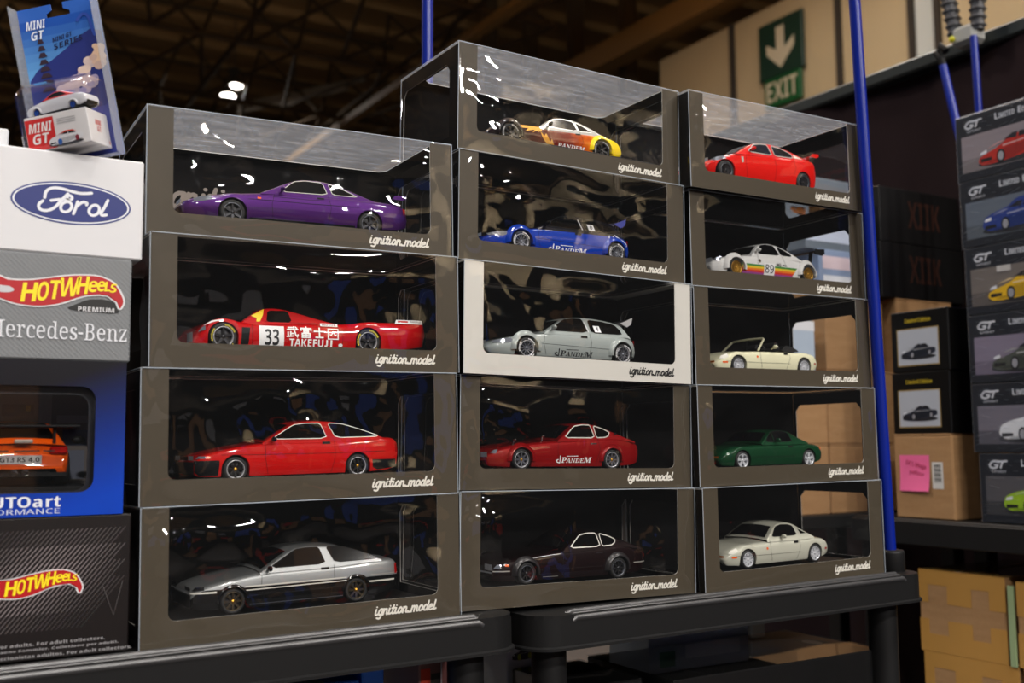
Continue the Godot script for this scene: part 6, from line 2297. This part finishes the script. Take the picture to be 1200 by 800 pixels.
		p.rect(0.012, 0.016, 0.31, 0.026, [sr(58, 56, 60), sr(86, 84, 92), sr(110, 102, 118), sr(92, 86, 82), sr(86, 92, 100), sr(120, 112, 114)][k])
		p.lay = 2
		# wordmark: a slanted open G joined to a T
		var wh := sr(214, 216, 222)
		p.line(soften(p2([0.041, 0.118, 0.030, 0.119, 0.022, 0.112, 0.024, 0.106, 0.034, 0.105, 0.041, 0.110, 0.034, 0.111]), 1), 0.0034, wh)
		p.line(p2([0.038, 0.1175, 0.060, 0.1185]), 0.0034, wh, false)
		p.line(p2([0.050, 0.117, 0.045, 0.105]), 0.0036, wh, false)
		write(p, "SPIRIT", 0.026, 0.0965, 0.032, 0.0042, wh, "Droid Sans", false)
		write(p, "L", 0.0885, 0.109, 0.0065, 0.0125, wh, "Droid Sans", true)
		write(p, "IMITED", 0.0965, 0.109, 0.034, 0.010, wh, "Droid Sans", true)
		write(p, "E", 0.138, 0.109, 0.0065, 0.0125, wh, "Droid Sans", true)
		write(p, "DITION", 0.146, 0.109, 0.034, 0.010, wh, "Droid Sans", true)
		car_picture(p, 0.048 if k != 1 else 0.056, 0.022, 0.15, cols[k], [2, 2, 1, 1, 2, 1][k])
		if k == 3:
			p.rect(0.07, 0.078, 0.03, 0.012, sr(190, 186, 182))
		put(p, "front_print", print_mat, t)
		g = G.new()
		wrap_film(g, 0.335, 0.133, 0.15, 0.006, 500 + k * 31, 0.006)
		wrap_top(g, 0.335, 0.133, 0.15)
		put(g, "shrink_wrap", wrap_dusty, t)
	# short blue poles behind the pile
	var blue := mat(Color(0.03, 0.13, 0.53), 0.3)
	var hp := blue_pole("short blue pole with a hooked end behind the wrapped pile", V(2.06, 0.031, -0.243), V(2.06, 1.045, -0.439), 0.0095, blue)
	g = G.new()
	g.tube([Vector3(0, 1.0, -0.193), Vector3(0, 1.03, -0.199), Vector3(0, 1.05, -0.212), Vector3(0, 1.062, -0.2), Vector3(0, 1.045, -0.186)], 0.009, 8)
	put(g, "hook", trim_black, hp)
	blue_pole("blue pole hanging straight down below the cable clamp", V(2.18, 0.0305, -0.42), V(2.18, 1.14, -0.44), 0.0085, blue)
	# taped cartons on the lower tier
	var low := [["taped_carton", "tape-banded carton on top of the lower pile beside the shelf leg", -0.2365, -0.402, 0.195, 0.163], ["taped_carton", "tape-banded carton underneath, at the bottom edge beside the shelf leg", -0.4008, -0.396, 0.21, 0.164], ["taped_carton", "tape-banded carton on top at the lower right corner", -0.2365, -0.184, 0.2, 0.158], ["taped_carton", "tape-banded carton underneath at the lower right corner", -0.4008, -0.176, 0.2, 0.164]]
	for q in low:
		t = carton(q[0], q[1], facing_left(q[2], q[3]), Vector3(q[4], q[5], 0.3), "taped cartons on the lower tier", false)
		for e in [[0.0, 0.82, 1.0, 1.0], [0.0, 0.0, 1.0, 0.22], [0.0, 0.22, 0.11, 0.4], [0.0, 0.6, 0.11, 0.82], [0.34, 0.22, 0.62, 0.4], [0.34, 0.6, 0.62, 0.82], [0.82, 0.22, 1.0, 0.4], [0.82, 0.6, 1.0, 0.82]]:   # glossy brown tape, bare board shows between
			g = G.new()
			g.box(Vector3(e[0] * q[4], maxf(0.0005, e[1] * q[5]), 0.0), Vector3(e[2] * q[4], e[3] * q[5], 0.0005))
			put(g, "tape_band", tape_mat, t)
		for e in [[0.0, 0.4], [0.5, 1.0]]:
			g = G.new()
			g.box(Vector3(e[0] * q[4], q[5], -0.3), Vector3(e[1] * q[4], q[5] + 0.0004, 0.0))
			put(g, "tape_band", tape_mat, t)
	g = G.new()
	g.box(Vector3(0, 0, 0), Vector3(0.004, 0.15, 0.012))
	var slip := put(g, "pale_slip", mat(Color(0.6, 0.68, 0.5), 0.8))
	slip.position = V(1.846, -0.2362, -0.2)
	tag(slip, "thin pale green slip standing between the taped cartons", "paper slip")

# ---------------------------------------------------------------- on the tier below the stacks
func below() -> void:
	var y := -0.3605
	var p: Pr
	var cols := [[0.382, 0.038, 0.29, mat(Color(0.62, 0.67, 0.72), 0.5), "pale grey box under the left shelf deck"], [0.424, 0.033, 0.29, mat(Color(0.14, 0.45, 0.9), 0.4), "blue box with small white car pictures under the left deck"], [0.460, 0.026, 0.3, mat(Color(0.14, 0.48, 0.95), 0.4), "bright blue narrow box under the left deck"],
		["gap"], [0.529, 0.028, 0.3, mat(Color(0.5, 0.36, 0.34), 0.5), "red and grey printed box between the shelf legs"]]
	for q in cols:
		if q.size() == 1:
			continue
		var t := plain_box("lower_box", q[4], "toy box", Transform3D(Basis(), V(q[0], y + 0.0035, -0.035)), Vector3(q[1], q[2], 0.12), q[3], "small boxes on the tier below")
		p = flat_print(Transform3D.IDENTITY)
		if q[0] < 0.45 and q[0] > 0.4:
			p.rect(0.005, 0.2, 0.024, 0.05, sr(225, 228, 232))
			car_picture(p, 0.006, 0.24, 0.022, sr(70, 74, 84))
			p.rect(0.005, 0.252, 0.024, 0.028, sr(226, 230, 236))
			car_picture(p, 0.006, 0.257, 0.022, sr(70, 74, 84))
		elif q[0] > 0.5:
			p.rect(0.002, 0.262, 0.012, 0.03, sr(190, 60, 40))
			p.rect(0.015, 0.25, 0.012, 0.036, sr(60, 56, 54))
			p.rect(0.006, 0.2, 0.02, 0.03, sr(200, 198, 190))
		else:
			p.rect(0.004, 0.23, q[1] - 0.008, 0.012, sr(210, 214, 220))
		put(p, "front_print", print_mat, t)
	var m2 := plain_box("lower_box", "magenta and white printed box left of the thick shelf leg", "toy box", Transform3D(Basis(), V(0.580, y + 0.0035, -0.12)), Vector3(0.05, 0.3, 0.1), mat(Color(0.75, 0.72, 0.74), 0.5), "small boxes on the tier below")
	p = flat_print(Transform3D.IDENTITY)
	p.rect(0.004, 0.2, 0.016, 0.06, sr(186, 30, 92))
	p.rect(0.022, 0.23, 0.018, 0.05, sr(150, 96, 92))
	put(p, "front_print", print_mat, m2)
	var t2 := plain_box("buggy_box", "white box with a black buggy picture between the two shelf units", "toy box", Transform3D(Basis(), V(0.742, y + 0.003, -0.2)), Vector3(0.085, 0.3, 0.1), mat(Color(0.78, 0.8, 0.82), 0.5))
	p = flat_print(Transform3D.IDENTITY)
	car_picture(p, 0.008, 0.252, 0.034, sr(30, 32, 34), 0)
	p.lay += 1
	p.ell(0.0192, 0.255, 0.003, 0.0045, sr(170, 180, 40), 12)
	p.ell(0.0362, 0.256, 0.003, 0.0045, sr(170, 180, 40), 12)
	put(p, "front_print", print_mat, t2)
	# black box whose top is printed with a car name
	var t := thing("name_box", "large black box with faint lettering on its tan edged lid under the right deck", "toy box", Transform3D(Basis(), V(0.868, y + 0.003, 0.0)))
	var g := G.new()
	g.box(Vector3(0, 0, -0.19), Vector3(0.385, 0.2465, 0), 0.0015)
	put(g, "body", mat(Color(0.05, 0.045, 0.045), 0.35), t)
	var top := Transform3D(Basis(Vector3.RIGHT, -PI / 2), Vector3(0, 0.2465, 0))
	p = flat_print(top)
	p.poly(soften(p2([0.19, 0.186, 0.38, 0.186, 0.381, 0.004, 0.372, 0.004, 0.36, 0.1, 0.31, 0.14, 0.25, 0.13, 0.22, 0.15]), 1, true, 0.1), sr(132, 98, 62))
	p.lay = 1
	write(p, "SUBARU", 0.07, 0.07, 0.1, 0.022, sr(58, 54, 54))
	write(p, "Impreza", 0.18, 0.07, 0.085, 0.026, sr(70, 74, 92), "Droid Serif", true, 0.2)
	p.ell(0.34, 0.09, 0.012, 0.018, sr(160, 150, 140), 16)
	put(p, "lid_print", print_mat, t)
	p = flat_print(Transform3D.IDENTITY)
	car_picture(p, 0.09, 0.12, 0.2, sr(30, 52, 130))
	p.lay += 1
	p.poly(p2([0.2, 0.185, 0.235, 0.19, 0.23, 0.175, 0.2, 0.172]), sr(226, 200, 60))
	p.rect(0.372, 0.002, 0.004, 0.242, sr(132, 98, 62))
	put(p, "front_print", print_mat, t)
	g = G.new()
	wrap_film(g, 0.385, 0.2465, 0.19, 0.002, 901, 0.012)
	wrap_top(g, 0.385, 0.2465, 0.19)
	put(g, "shrink_wrap", film_mat, t)
	t = plain_box("pale_pack", "pale blue and white pack standing behind the faintly lettered black box", "toy box", Transform3D(Basis(), V(0.99, y + 0.003, -0.205)), Vector3(0.2, 0.292, 0.1), mat(Color(0.66, 0.72, 0.78), 0.4))
	p = flat_print(Transform3D.IDENTITY)
	p.rect(0.02, 0.262, 0.03, 0.022, sr(40, 120, 80))
	p.rect(0.07, 0.255, 0.11, 0.02, sr(222, 226, 232))
	put(p, "front_print", print_mat, t)
	# clear wrapped dark pack beside it
	t = plain_box("wrapped_pack", "black pack in loose clear wrap between the shelf leg and the lettered box", "toy box", Transform3D(Basis(), V(0.738, y + 0.003, -0.04)), Vector3(0.11, 0.245, 0.14), mat(Color(0.06, 0.06, 0.065), 0.4))
	g = G.new()
	wrap_film(g, 0.11, 0.245, 0.14, 0.006, 931, 0.008)
	wrap_top(g, 0.11, 0.245, 0.14)
	put(g, "clear_wrap", film_mat, t)
